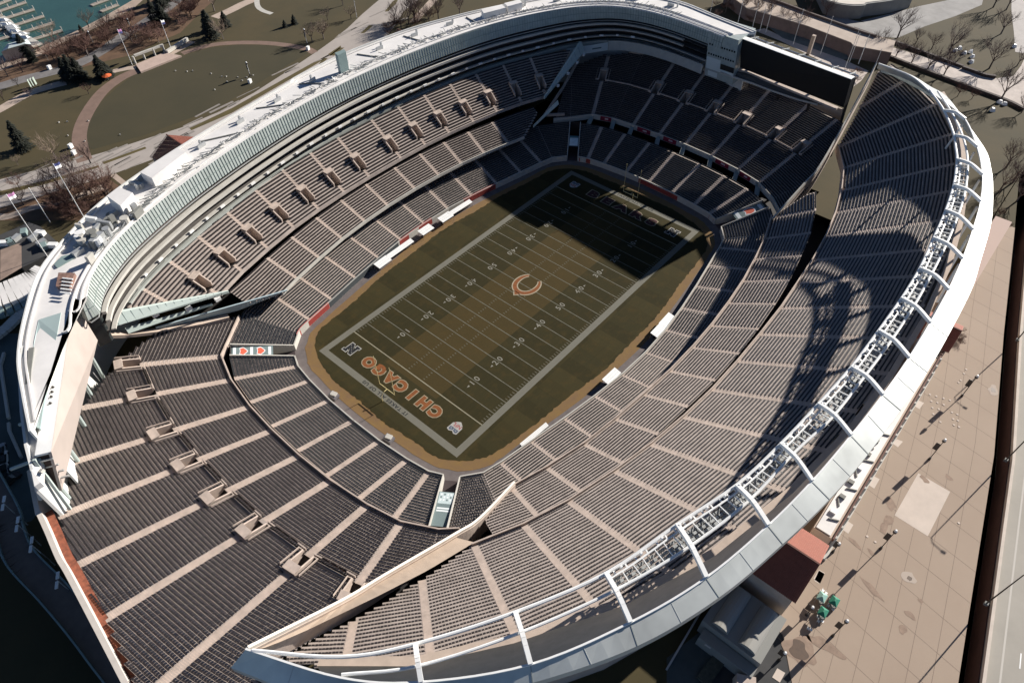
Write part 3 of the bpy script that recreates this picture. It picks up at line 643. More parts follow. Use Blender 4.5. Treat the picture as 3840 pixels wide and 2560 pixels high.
# roof slab
mb = MB()
for a, b, c, d in zip(TIs[:-1], TIs[1:], OIs[1:], OIs[:-1]): mb.hexa([(v.x, v.y, 37.6) for v in (a, b, c, d)], [(v.x, v.y, 38.15) for v in (a, b, c, d)])
rf = mb.build('roof', ROOF, su_b)
mb = MB()
for a, b in zip(OIs[:-1], OIs[1:]):
    t = (b - a).normalized(); n = Vector((-t.y, t.x, 0)) * .35; mb.hexa([(v.x, v.y, 4) for v in (a, b, b + n, a + n)], [(v.x, v.y, 38.7) for v in (a, b, b + n, a + n)])
mb.build('outer_wall', mat('white outer wall', (.62, .62, .59), .7, .08, .2), su_b)
# roof seams, step, snow-guard clutter, units
def rp(u, v, z=38.16):
    f = u * (NSEG - 1); i = min(NSEG - 2, int(f)); t = f - i; a = TIs[i].lerp(TIs[i + 1], t); b = OIs[i].lerp(OIs[i + 1], t); p = a.lerp(b, v); return (p.x, p.y, z)
for v0, h, name in ((.30, .5, 'roof_step'), (.12, .25, 'roof_kerb'), (.93, .22, 'roof_kerb')):
    mb = MB()
    for i in range(200):
        a, b = rp(i / 200, v0, 38.4), rp((i + 1) / 200, v0, 38.4); mb.beam(a, b, .35, h)
    mb.build(name, ROOF, rf)
mb = MB(); mb2 = MB()
for i in range(620):
    u = .10 + .82 * i / 620 + random.uniform(-.0005, .0005); v = .26 + random.uniform(-.06, .06)
    a = rp(u, v, 38.5); b = rp(u + random.uniform(-.004, .004), v + random.uniform(-.14, .14), 38.4 + random.uniform(0, .9)); (mb if i % 2 else mb2).beam(a, b, .12, .16)
tag(mb.build('roof_pipework', mat('mid grey pipework', (.22, .23, .22), .6, .2, 2), rf), kind='stuff'); tag(mb2.build('roof_rigging', STEEL, rf), kind='stuff')
for i in range(15):
    u = .24 + i * .047; c = rp(u, .62); e = rp(u + .01, .62); ang = math.atan2(e[1] - c[1], e[0] - c[0])
    mb = MB(); mb.box((c[0], c[1], 38.17), (2.6, .4, 1.1), ang); o = mb.build('roof_vent', STEEL, rf)
    mb = MB(); q = rp(u + .007, .70); mb.box((q[0], q[1], 38.17), (.5, .5, 1.5), ang); mb.build('roof_stack', STEEL, rf)
for u in (.30, .365, .42, .50, .56, .64, .70):
    mb = MB(); mb.beam(rp(u, .33, 38.3), rp(u + .004, .80, 38.3), .28, .35); mb.build('roof_joint', GREYR, rf)
# mechanical penthouses
def block(pts, z0, z1, name, m, par, lab=None):
    mb = MB(); mb.prism([p[:2] for p in pts], z0, z1); return mb.build(name, m, par)
block([(-53.2,76.6,40), (-65.3,73.5,40), (-64.7,68.9,40), (-52.7,73,40)], 38.1, 41, 'penthouse_block', ROOF, rf)
block([(-76,69.7,40), (-72.2,70.9,40), (-71.2,66.1,40), (-75.8,63.4,40)], 38.1, 41.4, 'penthouse_block', ROOF, rf)
block([(5,81.4,42), (8.5,81.2,42), (7.8,79.5,42), (4.5,79.4,42)], 38.1, 44.5, 'lift_tower', TEAL, rf)
block([(64.9,75.5,40), (72.8,72.9,40), (71.6,70,40), (63.1,72.6,40)], 38.1, 40.6, 'penthouse_block', ROOF, rf)
block([(74.2,72.9,40), (80.3,70.9,40), (78.8,68.4,40), (73,70.1,40)], 38.1, 40.6, 'penthouse_block', ROOF, rf)
# open plant well with ducts at the near end
for i in range(46):
    p = random.choice([(-80.1,65.2,39), (-79.8,62.7,39), (-84.9,60.4,39), (-87.1,58.9,39), (-75.7,63.5,39), (-66.7,72.9,39), (-87.3,59.1,39), (-85.9,60.2,39), (-87.2,55.8,39), (-86.2,63.1,39)])
    mb = MB(); x, y = p[0] + random.uniform(-3, 3), p[1] + random.uniform(-2.5, 2.5); h = random.uniform(.6, 2.6)
    if i % 3: mb.box((x, y, 38.16 + i * .0004), (random.uniform(.6, 3.6), random.uniform(.5, 1.4), h), random.choice([.5, 2.07, .2]))
    else: mb.tube((x, y, 38.16), (x, y, 38.2 + h), random.uniform(.5, 1.3), n=12)
    mb.build('plant_unit', random.choice([STEEL, STEEL, WHITE, GREYR, SLAB]), rf)
block([(-95.3,59,38), (-93,60.4,38), (-90.2,59.1,38), (-90.5,57.9,38), (-95.4,57.5,38)], 38.16, 38.5, 'sunk_roof_panel', TEAL, rf)
block([(-96.1,54.6,38), (-93.8,51.7,38), (-97,47.8,38), (-98.5,50.7,38)], 38.16, 39.1, 'hatch_grating', mat('rusty grating', (.22, .13, .10), .8, .5, 1.5), rf)
for j in range(5):
    a = (-96.4,51.8,39); b = (-95.1,49.7,39)
    mb = MB(); mb.beam((a[0] - j * .6, a[1] - j * 1.0, 39.3), (b[0] - j * .6, b[1] - j * 1.0, 39.3), .25, .25); mb.build('grating_bar', WHITE, rf)
# near-end roof wing behind the scoreboard
wing = [(-99.1,46.8,38), (-103.6,52,38), (-106.5,47.4,38), (-111.2,39.4,38), (-114.8,32.7,37.5), (-118.5,24.1,37), (-121.2,17,36), (-122.7,13,35), (-124.1,10.6,33), (-123,10.6,33), (-118.3,17.5,36), (-109.9,30.5,37), (-104.6,37.8,38)]
mb = MB(); mb.hexa([(p[0], p[1], p[2] - 1.4) for p in wing], [(p[0], p[1], p[2] - .02) for p in wing]); mb.build('roof_wing', ROOF, su_b)
pan = [(-101.4,43,38), (-105.4,44.5,38), (-108.8,39,38), (-114.2,29.6,37.6), (-118.2,19.5,36.8), (-117.7,18.3,36.5), (-110.7,29.1,37.4), (-104.8,37.5,38)]
mb = MB(); mb.hexa([(p[0], p[1], p[2] - .3) for p in pan], [(p[0], p[1], p[2] + .25) for p in pan]); mb.build('roof_wing_panel', mat('grey green roof panel', (.32, .40, .39), .6, .06, .15), su_b)
mb = MB(); 
for a, b in zip([(-109.9,37.4,38.4), (-112.8,32.3,38.2), (-114.5,29,38), (-115.8,25.6,37.6)], [(-112.8,32.3,38.2), (-114.5,29,38), (-115.8,25.6,37.6), (-118.2,19.9,37.2)]): mb.beam(a, b, 1.0, .3)
mb.build('roof_walkway', GREYR, su_b)
mb = MB(); W_ = [(-111.2,39.4,38), (-114.9,32.8,37.5), (-118.5,24.2,37), (-121.3,17.1,36), (-122.7,13,35), (-124.6,11.1,31)]
for a, b in zip(W_[:-1], W_[1:]): mb.hexa([(a[0], a[1], 4), (b[0], b[1], 4), (b[0] + .5, b[1], 4), (a[0] + .5, a[1], 4)], [(a[0], a[1], a[2] + .4), (b[0], b[1], b[2] + .4), (b[0] + .5, b[1], b[2] + .4), (a[0] + .5, a[1], a[2] + .4)])
mb.build('wing_outer_wall', mat('white outer wall', (.62, .62, .59), .7), su_b)
# block at the far end of the glass front, next to the wide scoreboard
eb = [(106.2,3.5,38), (106.2, 2.2, 38), (108.2,-3.4,38), (112, -4, 38), (117.5, 8, 38)]
mb = MB(); A = Vector((107.4, 8.2, 0)); B = Vector((107.2, -3.0, 0))
mb.hexa([(110.6, 8.2, 21), (110.6, -3, 21), (121, -3, 21), (121, 8.2, 21)], [(107.0, 8.2, 38.1), (107.0, -3, 38.1), (119, -3, 38.1), (119, 8.2, 38.1)])
e = mb.build('end_tower', GLASS, su_b)
def fz(y, z, o=.06): x = 110.6 + (z - 21) * (107.0 - 110.6) / 17.1 - o; return (x, y, z)
for z0 in (33.2, 29.6): 
    mb = MB()
    for j in range(11): y = -2.4 + j * .95; mb.quad(fz(y, z0), fz(y + .6, z0), fz(y + .6, z0 + .7), fz(y, z0 + .7))
    tag(mb.build('window_row', GLASSD, e))
for z0, z1, y0, y1, m in ((25.2, 28.8, 2.5, 8.0, mat('white sign cloth', (.62, .68, .66), .7)), (24.2, 25.4, -2.8, 8.0, MATS['white sign cloth']), (21.6, 23.5, 3.2, 7.0, MATS['white sign cloth'])):
    mb = MB(); mb.quad(fz(y0, z0, .1), fz(y1, z0, .1), fz(y1, z1, .1), fz(y0, z1, .1)); mb.build('hung_sign', m, e)
mb = MB(); mb.quad(fz(-2.9, 25.5, .12), fz(2.4, 25.5, .12), fz(2.4, 27.6, .12), fz(-2.9, 27.6, .12)); mb.build('dark_opening', DARK, e)
# advertising panel on the pale wall
ad = empty('wall_sign', (103, 47, 20), 'pale two-part advertising sign on the wall at the top of the shaded end', 'sign')
P0, P1, Z0, Z1 = Vector((97.1,53.1,19.2)), Vector((106.7,46,20.2)), 19.6, 22.6
P0 = lean(TIs[91], 20) + Vector((-1.5, -1.3, 0)); P1 = lean(TIs[98], 20) + Vector((-1.5, -.8, 0))
mb = MB(); mb.hexa([(P0.x, P0.y, Z0), (P1.x, P1.y, Z0), (P1.x + .2, P1.y + .2, Z0), (P0.x + .2, P0.y + .2, Z0)], [(P0.x, P0.y, Z1), (P1.x, P1.y, Z1), (P1.x + .2, P1.y + .2, Z1), (P0.x + .2, P0.y + .2, Z1)]); mb.build('panel', MATS['white sign cloth'], ad)
dx = (P1 - P0).normalized(); nrm = Vector((-dx.y, dx.x, 0)) ; nrm = -nrm if nrm.x > 0 else nrm
for f, n_b in ((.25, 'print_bar'), (.73, 'print_bar')):
    c = P0.lerp(P1, f) + nrm * .06; mb = MB(); a = c - dx * 1.9; b = c + dx * 1.9; mb.quad((a.x, a.y, 20.8), (b.x, b.y, 20.8), (b.x, b.y, 21.3), (a.x, a.y, 21.3)); mb.build(n_b, mat('sign print', (.10, .16, .16), .7), ad)

# ------------------------------------------------------------------ end beams of the two east tiers (box girders)
def girder(tip, far, w_tip, w_far, h_tip, h_far, name, label, m, cat='beam', lower=0.0, side=None, text=None, inward=(0, -1, 0)):
    a, b = Vector(tip), Vector(far); t = (b - a); t.z = 0; t.normalize(); n = Vector(inward); n = (n - t * n.dot(t)).normalized()
    r = empty(name, a, label, cat)
    mb = MB(); A = [a, a + n * w_tip, a + n * w_tip - Vector((0, 0, h_tip)), a - Vector((0, 0, h_tip))]; B = [b, b + n * w_far * .35, b + n * w_far - Vector((0, 0, h_far)), b - Vector((0, 0, h_far))]
    mb.hexa([tuple(v) for v in A], [tuple(v) for v in B]); mb.build('cladding', m, r)
    return r, A, B
gm = mat('pale green beam panels', (.46, .53, .49), .45, .08, .3)
def grid_lines(r, A, B, n, rows=1):
    for i in range(1, n):
        f = i / n; mb = MB(); p = A[1].lerp(B[1], f); q = A[2].lerp(B[2], f); o = (A[1] - A[0]).normalized() * .05
        mb.beam(tuple(p + o), tuple(q + o), .07, .07, up=tuple((B[0] - A[0]).normalized())); mb.build('panel_joint', MATS['grey green mullion'], r)
r, A, B = girder((-65.5,47.9,15.8), (-93.6,52,26), .3, 2.6, .8, 2.8, 'tier_end_beam', 'pale green tapering box beam closing the upper tier on the sunny side', gm); grid_lines(r, A, B, 15)
r, A, B = girder((68.3,48.9,15.8), (94.9,53.7,25.5), .4, 2.6, 1.0, 3.2, 'tier_end_beam', 'green tapering box beam closing the upper tier on the shaded side', gm); grid_lines(r, A, B, 10)
for f in (.3, .55, .78, .95): c = A[2].lerp(B[2], f); mb = MB(); mb.box((c.x, c.y - .5, c.z - .7), (1.0, .6, .8)); mb.build('floodlight_box', WHITE, r)
r, A, B = girder((-69.9,50.6,12.6), (-90.6,53.8,17.5), .3, 1.2, .6, 1.2, 'tier_end_beam', 'lower green beam in the dark gap above the long blue advertising board', gm)
for q in ((-68.5,49.2,14), (-76.1,49.5,16), (-83.7,50.4,19), (-91.1,50.8,22)): mb = MB(); mb.box((q[0], q[1], q[2] - .5), (1.5, .9, .9)); mb.build('floodlight_box', WHITE, r)
r, A, B = girder((58.6,45.8,9.6), (68.4,42.7,16.5), .3, 1.0, .8, 1.2, 'tier_end_beam', 'short dark green beam at the end of the middle tier on the shaded side', gm)
# long advertising board with lettering
a, b = Vector((-52.1,42.9,9.2)), Vector((-84.6,52.7,13.4)); c0, c1 = Vector((-65.6,47.4,7.6)), Vector((-84.4,53.3,11.6))
bd = empty('advertising_board', a, 'long tapering pale blue board reading Game Changer and HYUNDAI', 'sign')
tip2 = Vector((-52.2,43,8.8))
n = (b - a).cross(c1 - a).normalized(); n = n if n.dot(Vector((0, -1, 1))) > 0 else -n
c0 = c0 + n * (-(c0 - a).dot(n)); tip2 = tip2 + n * (-(tip2 - a).dot(n))
mb = MB(); F4 = [a, b, c1, c0, tip2]; mb.hexa([tuple(v - n * .3) for v in F4], [tuple(v) for v in F4]); mb.build('panel', BOARD, bd)
ux = (a - b).normalized(); uy = n.cross(ux).normalized()
ink = mat('dark board ink', (.03, .05, .06), .6)
def board_text(s, p, sz, sx=1.0, ital=0.0):
    base = Vector(p); base = base + n * (-(base - a).dot(n) + .03)
    M_ = Matrix(((ux.x, uy.x, n.x, base.x), (ux.y, uy.y, n.y, base.y), (ux.z, uy.z, n.z, base.z), (0, 0, 0, 1))) @ Matrix(((1, ital, 0, 0), (0, 1, 0, 0), (0, 0, 1, 0), (0, 0, 0, 1)))
    text_mesh(s, sz, ink, None, 0, 'lettering', bd, mat4=M_, sx=sx, offset=.015)
board_text('Game', (-79.5,52.2,11.2), 1.9, 1.25); board_text('Changer.', (-73.4,49.9,10.8), 1.9, 1.2); board_text('H', (-64.6,45.9,10), 1.3, 1.5, .5); board_text('HYUNDAI', (-60.2,44.5,9.6), 1.25, 1.35)
# sloping edge wall of the sunny end stand below the board
mb = MB(); P = [(-68.3,47.7,8), (-74.6,49.1,9.5), (-84.3,52.2,12.2), (-91.6,53.3,16), (-96,53.7,19), (-99.6,52.6,21)]
for p, q in zip(P[:-1], P[1:]): mb.beam(p, q, 1.4, .9)
tag(mb.build('edge_wall', TAN), 'tan sloping edge wall under the long blue advertising board', 'wall')
mb = MB(); P = [(69.6,49.3,7.6), (74.2,43.4,8.2)]; 
for p, q in zip(P[:-1], P[1:]): mb.beam(p, q, .8, .8)
P = [(68.5,48.4,8.4), (82.8,51,13), (96.2,54,18.5)]
for p, q in zip(P[:-1], P[1:]): mb.beam(p, q, .7, .9)
tag(mb.build('edge_wall', CONC2), 'grey sloping edge wall at the corner of the shaded end stand', 'wall')

# ------------------------------------------------------------------ rail walls that close the west tier
def wallpath(P, wd, ht, name, label, m, cat='wall', grp=None):
    mb = MB()
    for p, q in zip(P[:-1], P[1:]): mb.beam(p, q, wd, ht)
    return tag(mb.build(name, m), label, cat, grp)
PW = [(-57.3,-45,9.8), (-69.7,-46.3,13), (-76.6,-46.3,16.5), (-92.3,-44.9,23), (-100.9,-44.7,27.5), (-115.6,-44.7,38.5)]
PW = [tuple(v) for v in catmull(PW, 6)]
wallpath(PW, .45, 1.0, 'edge_wall', 'white-capped curving wall between the near end stand and the light ring stand', mat('cream wall cap', (.72, .66, .58), .7, .08, .5))
mb = MB()
for p, q in zip(PW[:-1], PW[1:]): mb.hexa([(p[0], p[1], p[2] - 7), (q[0], q[1], q[2] - 7), (q[0] + .1, q[1] - .3, q[2] - 7), (p[0] + .1, p[1] - .3, p[2] - 7)], [(p[0], p[1], p[2] - .4), (q[0], q[1], q[2] - .4), (q[0] + .1, q[1] - .3, q[2] - .4), (p[0] + .1, p[1] - .3, p[2] - .4)])
tag(mb.build('flank_wall', CONC2), 'concrete flank under the white-capped curving wall', 'wall')
# concourse wedge between that wall and the rows
CW = [(PW[i][0], PW[i][1], PW[i][2] - .9) for i in range(12, len(PW))]; ED = resample([(-74.9,-49.9,15.6), (-85.9,-49,20.5), (-96.1,-47.9,26), (-108.1,-45.5,31), (-113.3,-45.3,35.5), (-115.5,-44.7,37.6)], len(CW))
mb = MB()
for i in range(len(CW) - 1):
    e0, e1 = Vector(ED[i]), Vector(ED[i + 1]); mb.quad(CW[i], CW[i + 1], tuple(e1), tuple(e0)); 
o = tag(mb.build('side_concourse', mat('sandy concourse', (.33, .26, .20), .9, .12, .5)), 'sandy sloping walkway inside the white-capped curving wall', 'walkway')
PS = [(64.8,-44.9,9.6), (82.6,-45.8,13.5), (90,-46.5,16.5), (115.6,-43.4,22.5), (132.4,-41.7,33)]
PS = [tuple(v) for v in catmull(PS, 6)]
wallpath(PS, .40, .9, 'edge_wall', 'grey rail wall between the light ring stand and the shaded end stand', SLAB)
mb = MB()
for p, q in zip(PS[:-1], PS[1:]): mb.hexa([(p[0], p[1], p[2] - 8), (q[0], q[1], q[2] - 8), (q[0] + .3, q[1] - .1, q[2] - 8), (p[0] + .3, p[1] - .1, p[2] - 8)], [(p[0], p[1], p[2] - .4), (q[0], q[1], q[2] - .4), (q[0] + .3, q[1] - .1, q[2] - .4), (p[0] + .3, p[1] - .1, p[2] - .4)])
tag(mb.build('flank_wall', CONC2), 'dark flank under the grey rail wall at the shaded corner', 'wall')
#PART3

# ------------------------------------------------------------------ light ring: fin, arms, tubes, lamp trusses
FI = [(127.9,-43.4,35), (122.1,-55,36.8), (112.5,-63.8,38.2), (105.2,-70.9,39.5), (97.7,-77,40.6), (82.4,-84,42), (69,-88.9,42.6), (56.3,-91.9,43.1), (43.5,-93.8,43.5), (31.3,-95.2,43.8), (19.1,-96.1,44), (7.1,-96.5,44), (-4.6,-96.6,44), (-16.4,-96.2,44), (-28.3,-95.4,43.8), (-40.6,-94.2,43.3), (-51.9,-92.4,42.6), (-65.1,-89.3,41.8), (-77.6,-84.4,41), (-91.1,-77.1,40.3), (-102.5,-67.1,39.7), (-109.3,-58.2,39.3), (-115.7,-44.8,39)]
FO = [(129,-43.2,34.9), (124,-54.5,36.4), (117.7,-62,37.6), (112.5,-68.1,38.6), (100.7,-75.8,39.8), (91.5,-81.6,40.6), (83,-86.6,41.3), (75.3,-89.5,41.8), (67.4,-92,42.2), (51.2,-96,42.6), (34.2,-98.4,42.9), (23.7,-99.7,42.9), (7.6,-100.3,42.9), (-5,-100.4,42.9), (-9.7,-100.3,42.8), (-29.5,-99,42.5), (-40.9,-97.7,42.1), (-52.5,-95.5,41.5), (-65.8,-92.2,40.6), (-79.1,-86.9,39.8), (-92.4,-78.6,39), (-103.8,-69.3,38.2), (-112.1,-59.4,37.5), (-118.6,-44,36.4)]
FIs = catmull(FI, 6); NF = len(FIs); FOs = resample(catmull(FO, 6), NF)
ring = empty('light_ring', (0, -93, 34), 'long curved white light ring with broad pale fin, radial arms and lamp trusses', 'stadium canopy')
# pair outer points with inner points by nearest direction
def nearest_out(p):
    best = min(FOs, key=lambda q: (q - p).length); return best
dense = catmull(FO, 24)
OUTP = []
for i, p in enumerate(FIs):
    a = FIs[max(0, i - 1)]; b = FIs[min(NF - 1, i + 1)]; t = (b - a); t.z = 0; t.normalize()
    OUTP.append(min(dense, key=lambda q: abs((q - p).dot(t)) + (0 if (q - p).length < 14 else 50)))
OUTP[0] = dense[0]; OUTP[-1] = dense[-1]
mb = MB()
for i in range(NF - 1):
    a, b, c, d = FIs[i], FIs[i + 1], OUTP[i + 1], OUTP[i]; dn = Vector((0, 0, 1.9)); dn2 = Vector((0, 0, .35))
    mb.hexa([tuple(v) for v in (a - dn2, b - dn2, c - dn, d - dn)], [tuple(v) for v in (a, b, c, d)])
fin = mb.build('fin', FINM, ring)
arms_o = [4, 5, 6, 7, 8, 9, 10, 11, 12, 13, 14, 15, 16, 17, 18, 19, 20]
mb = MB()
for k in arms_o:
    i = k * 6
    mb = MB(); n = (OUTP[i] - FIs[i]); u = Vector((0, 0, .02)); mb.beam(tuple(FIs[i] + u), tuple(OUTP[i] + u), .16, .06); mb.build('fin_joint', mat('grey joint', (.30, .32, .30), .6), fin)
for k in range(2, 22):
    i = k * 6 + 3
    if i < NF: mb = MB(); u = Vector((0, 0, .015)); mb.beam(tuple(FIs[i] + u), tuple(OUTP[i] + u), .06, .05); mb.build('fin_seam', mat('light grey joint', (.48, .49, .47), .6), fin)
mb = MB()
for i in range(NF - 1): mb.beam(tuple(FIs[i] + Vector((0, 0, .12))), tuple(FIs[i + 1] + Vector((0, 0, .12))), .28, .3)
mb.build('inner_lip', WHITE, fin)
ITP = [(3317, 247, 38.6), (3486, 338, 39), (3540.7, 414.4, 39.6), (3576.4, 505, 40.3), (3586, 600, 41.2), (3576, 690.5, 41.8), (3543, 795.4, 42.3)]
IT = [(111,-63.5,39.4), (100.1,-70.9,40), (87.8,-77.1,40.6), (80.8,-79.6,41), (74.3,-81.8,41.3), (61.5,-84.8,41.9), (48.5,-86.8,42.3), (36,-88.1,42.6), (23.8,-89.3,42.8), (11.8,-89.7,43), (-0.2,-89.6,43), (-12.7,-89.3,43), (-24.5,-88.3,42.7), (-36.4,-87,42.2), (-48,-85.1,41.6), (-60.1,-81.4,41), (-73.6,-77.4,40.3), (-86.8,-70.7,39.8), (-99.5,-62.7,39.4), (-107.5,-56,39.2), (-115.2,-45.7,39.1)]
OT = [(111.4,-65.6,39.6), (99.4,-73.3,40.2), (86.9,-79.7,40.9), (74.5,-84.3,41.5), (59.9,-87.8,42.1), (47.2,-89.7,42.5), (34.7,-91,42.8), (21.6,-91.9,43), (10,-92.4,43.1), (-2.4,-92.4,43.1), (-14,-92,43), (-26.3,-91.3,42.7), (-36.1,-89.6,42.3), (-49.9,-87.9,41.6), (-63.3,-84.4,41), (-75.5,-79.7,40.4), (-88.7,-73.1,39.9), (-101.4,-65.1,39.5), (-109,-57.9,39.3)]
ITs = catmull(IT, 5); OTs = catmull(OT, 5)
mb = MB(); mb.path([tuple(v) for v in ITs], .30, 8); mb.build('inner_tube', WHITE, ring)
mb = MB(); mb.path([tuple(v) for v in OTs], .26, 8); mb.build('outer_tube', WHITE, ring)
ARM = [((99.9,-70.9,40.1), 4), ((87.1,-77.6,40.7), 5), ((74.1,-81.8,41.4), 6), ((60.8,-85,42), 7), ((48.6,-86.7,42.4), 8), ((35.9,-88.1,42.7), 9), ((23.4,-89.4,42.9), 10), ((11.4,-89.7,43.1), 11), ((-0.5,-89.7,43.1), 12), ((-12.9,-89.4,43.1), 13), ((-24.7,-88.3,42.8), 14), ((-36.5,-87,42.3), 15), ((-48.2,-85.2,41.7), 16), ((-60.2,-81.4,41.1), 17), ((-73.7,-77.4,40.4), 18), ((-86.9,-70.7,39.9), 19), ((-99.5,-62.8,39.5), 20)]
for a, k in ARM:
    b = FIs[k * 6]; a = Vector(a); m = a.lerp(b, .55) + Vector((0, 0, .9)); mb = MB(); w_ = .55 if k < 16 else .7
    Pm = catmull([a + Vector((0, 0, .15)), a.lerp(b, .3) + Vector((0, 0, .75)), m, b + Vector((0, 0, .2))], 3)
    for p, q in zip(Pm[:-1], Pm[1:]): mb.beam(tuple(p), tuple(q), w_, .75)
    mb.build('radial_arm', WHITE, ring)
    mb = MB(); e = OUTP[k * 6].lerp(b, .5); mb.tube((b.x, b.y, b.z - 1.5), (e.x * 1.0, e.y * .985, 31), .3); mb.build('prop', WHITE, ring)
# trusses with lamps between tubes
def at_t(P, f):
    f = max(0, min(1, f)) * (len(P) - 1); i = min(len(P) - 2, int(f)); return P[i].lerp(P[i + 1], f - i)
for j in range(2, 14):
    a0 = Vector(ARM[j][0]); a1 = Vector(ARM[j + 1][0]) if j + 1 < len(ARM) else None
    def outer_near(p): return min(OTs_d, key=lambda q: (q - p).length)
    OTs_d = catmull(OT, 30) if j == 2 else OTs_d; ITs_d = catmull(IT, 30) if j == 2 else ITs_d
    tr_ = MB(); n = 7
    bars = []
    i0 = min(range(len(ITs_d)), key=lambda q: (ITs_d[q] - a0).length); i1 = min(range(len(ITs_d)), key=lambda q: (ITs_d[q] - a1).length)
    inr = [ITs_d[int(i0 + (i1 - i0) * q / n)] for q in range(n + 1)]
    o_ = [outer_near(p) for p in inr]
    nrm = [(o_[q] - inr[q]).normalized() for q in range(n + 1)]
    sec = [inr[q] + nrm[q] * .95 + Vector((0, 0, -.1)) for q in range(n + 1)]
    for q in range(n):
        tr_.beam(tuple(sec[q]), tuple(sec[q + 1]), .28, .3)
        if q: tr_.beam(tuple(sec[q]), tuple(o_[q]), .13, .25)
        tr_.beam(tuple(inr[q].lerp(inr[q + 1], .5)), tuple(sec[q].lerp(sec[q + 1], .5)), .25, .2)
    tk = tr_.build('lamp_truss', WHITE, ring)
    for q in range(n):
        c = (sec[q] + sec[q + 1] + o_[q] + o_[q + 1]) / 4; t = (sec[q + 1] - sec[q]).normalized(); ang = math.atan2(t.y, t.x); rd = nrm[q]
        mb = MB()
        for s, hh in ((-.35, -.9), (.35, -.9)):
            for v in (-.8, .0, .8): 
                g = c + t * (s * 1.4) + rd * v * .9; mb.box((g.x, g.y, g.z + hh + .25 * v), (.75, .45, .35), ang)
        mb.beam(tuple(c - t * 1.1 + rd * -.9 + Vector((0, 0, -.6))), tuple(c + t * 1.1 + rd * .9 + Vector((0, 0, -.6))), .08, .12)
        mb.beam(tuple(c + rd * -1.6 + Vector((0, 0, -1.0))), tuple(c + rd * 1.6 + Vector((0, 0, -.6))), .1, .12)
        mb.build('lamp_cluster', mat('lamp housing grey', (.30, .31, .30), .5, .3, 3), tk)
        if q % 2 == 0:
            mb = MB(); g = sec[q].lerp(inr[q], .5); mb.box((g.x, g.y, g.z + .1), (.35, .35, .8), ang); mb.build('lamp_head', WHITE, tk)
# rear wall of the west tier
mb = MB(); P = WUCLIP[8:23]
P = [(-109, -52), (-100, -62.5), (-88, -71.5), (-73, -80.5), (-57, -87), (-38, -91.5), (-18, -94.2), (0, -95), (20, -94.6), (40, -93), (58, -90), (74, -86.3), (92, -80.3), (108, -74), (121.5, -65)]
for a, b in zip(P[:-1], P[1:]):
    k = 1.012; zt = lambda p: 34.8
    mb.hexa([(a[0], a[1], 4), (b[0], b[1], 4), (b[0] * k, b[1] * k, 4), (a[0] * k, a[1] * k, 4)], [(a[0], a[1], 35), (b[0], b[1], 35), (b[0] * k, b[1] * k, 35), (a[0] * k, a[1] * k, 35)])
tag(mb.build('rear_wall', TAN), 'tan rear wall behind the top rows under the light ring', 'wall')
# pale wedge of floor behind the last rows at the shaded corner
mb = MB(); mb.poly([(132.7,-44,30.5), (131.7,-47.8,31), (129,-52.8,31.5), (125.6,-58.6,32), (122.4,-62.6,32.5), (122.2,-63.7,32.5), (124.7,-61.4,33.5), (130.9,-53.7,32.6), (135.4,-42.6,31.5)])
tag(mb.build('rear_walkway', mat('pale walkway', (.42, .43, .37), .8, .1, .5)), 'pale walkway behind the top rows at the shaded tip of the light ring', 'walkway')

# ------------------------------------------------------------------ scoreboards
sb = empty('scoreboard', (109, -17, 18), 'wide black scoreboard above the shaded end stand', 'scoreboard')
A = Vector((110.2,-2.4,37.4)); B = Vector((106.5,-42.1,37.4)); A2 = Vector((110.9,-4.2,27.6)); B2 = Vector((107.9,-42.6,27.6))
n = Vector((1, -.08, 0)).normalized(); dp = n * 2.6
mb = MB(); mb.hexa([tuple(v) for v in (A2, B2, B2 + dp, A2 + dp)], [tuple(v) for v in (A, B, B + dp, A + dp)]); mb.build('screen', BLACK, sb)
up = Vector((0, 0, .14)); mb = MB(); mb.hexa([tuple(v) for v in (A + up * .1, B + up * .1, B + dp + up * .1, A + dp + up * .1)], [tuple(v) for v in (A + up, B + up, B + dp * .55 + up, A + dp * .55 + up)]); mb.build('top_cap', WHITE, sb)
for f in (.04, .35, .65, .97):
    p = A2.lerp(B2, f) + dp * 1.3; mb = MB(); mb.tube((p.x + 8, p.y, 4), (p.x, p.y, 36), .5); mb.build('support', DSTEEL, sb)
for f in np.linspace(.05, .95, 7):
    p = A.lerp(B, f) + dp; q = p + Vector((7, 0, -2)); mb = MB(); mb.beam(tuple(p), tuple(q), .25, .3); mb.build('back_strut', STEEL, sb)
mb = MB(); q0 = Vector((113.6,3.4,37)); mb.path([tuple(A + Vector((7, 0, -1.5))), tuple(B + Vector((7, 0, -1.5)))], .3); mb.build('back_chord', WHITE, sb)
P = [(111.4,3.3,25.5), (114.5,-5.3,25.5), (113.4,-16.5,25.2), (112.7,-26.8,25), (111.8,-40,24.6)]
mb = MB()
for a, b in zip(P[:-1], P[1:]): mb.beam(a, b, 1.6, .7)
tag(mb.build('terrace_wall', CONC2), 'pale low wall running under the wide black scoreboard', 'wall')
P = [(109,1.8,24.6), (111.6,-9.7,23.4), (112,-16.2,23), (112.6,-26.7,22.8), (113.4,-33.1,23)]
mb = MB()
for a, b in zip(P[:-1], P[1:]): mb.beam(a, b, .3, .6)
tag(mb.build('terrace_rail', SLAB), 'pale rail in front of the low wall under the wide black scoreboard', 'railing')
mb = MB(); mb.poly([(114.9,-5.2,25.2), (113.8,-16.4,25), (112.3,-39.9,24.3), (114,-32.9,22.7), (113.2,-26.6,22.5), (111.9,-9.6,23.1), (109.9,2.1,24.2), (111.3,3.1,25.2)])
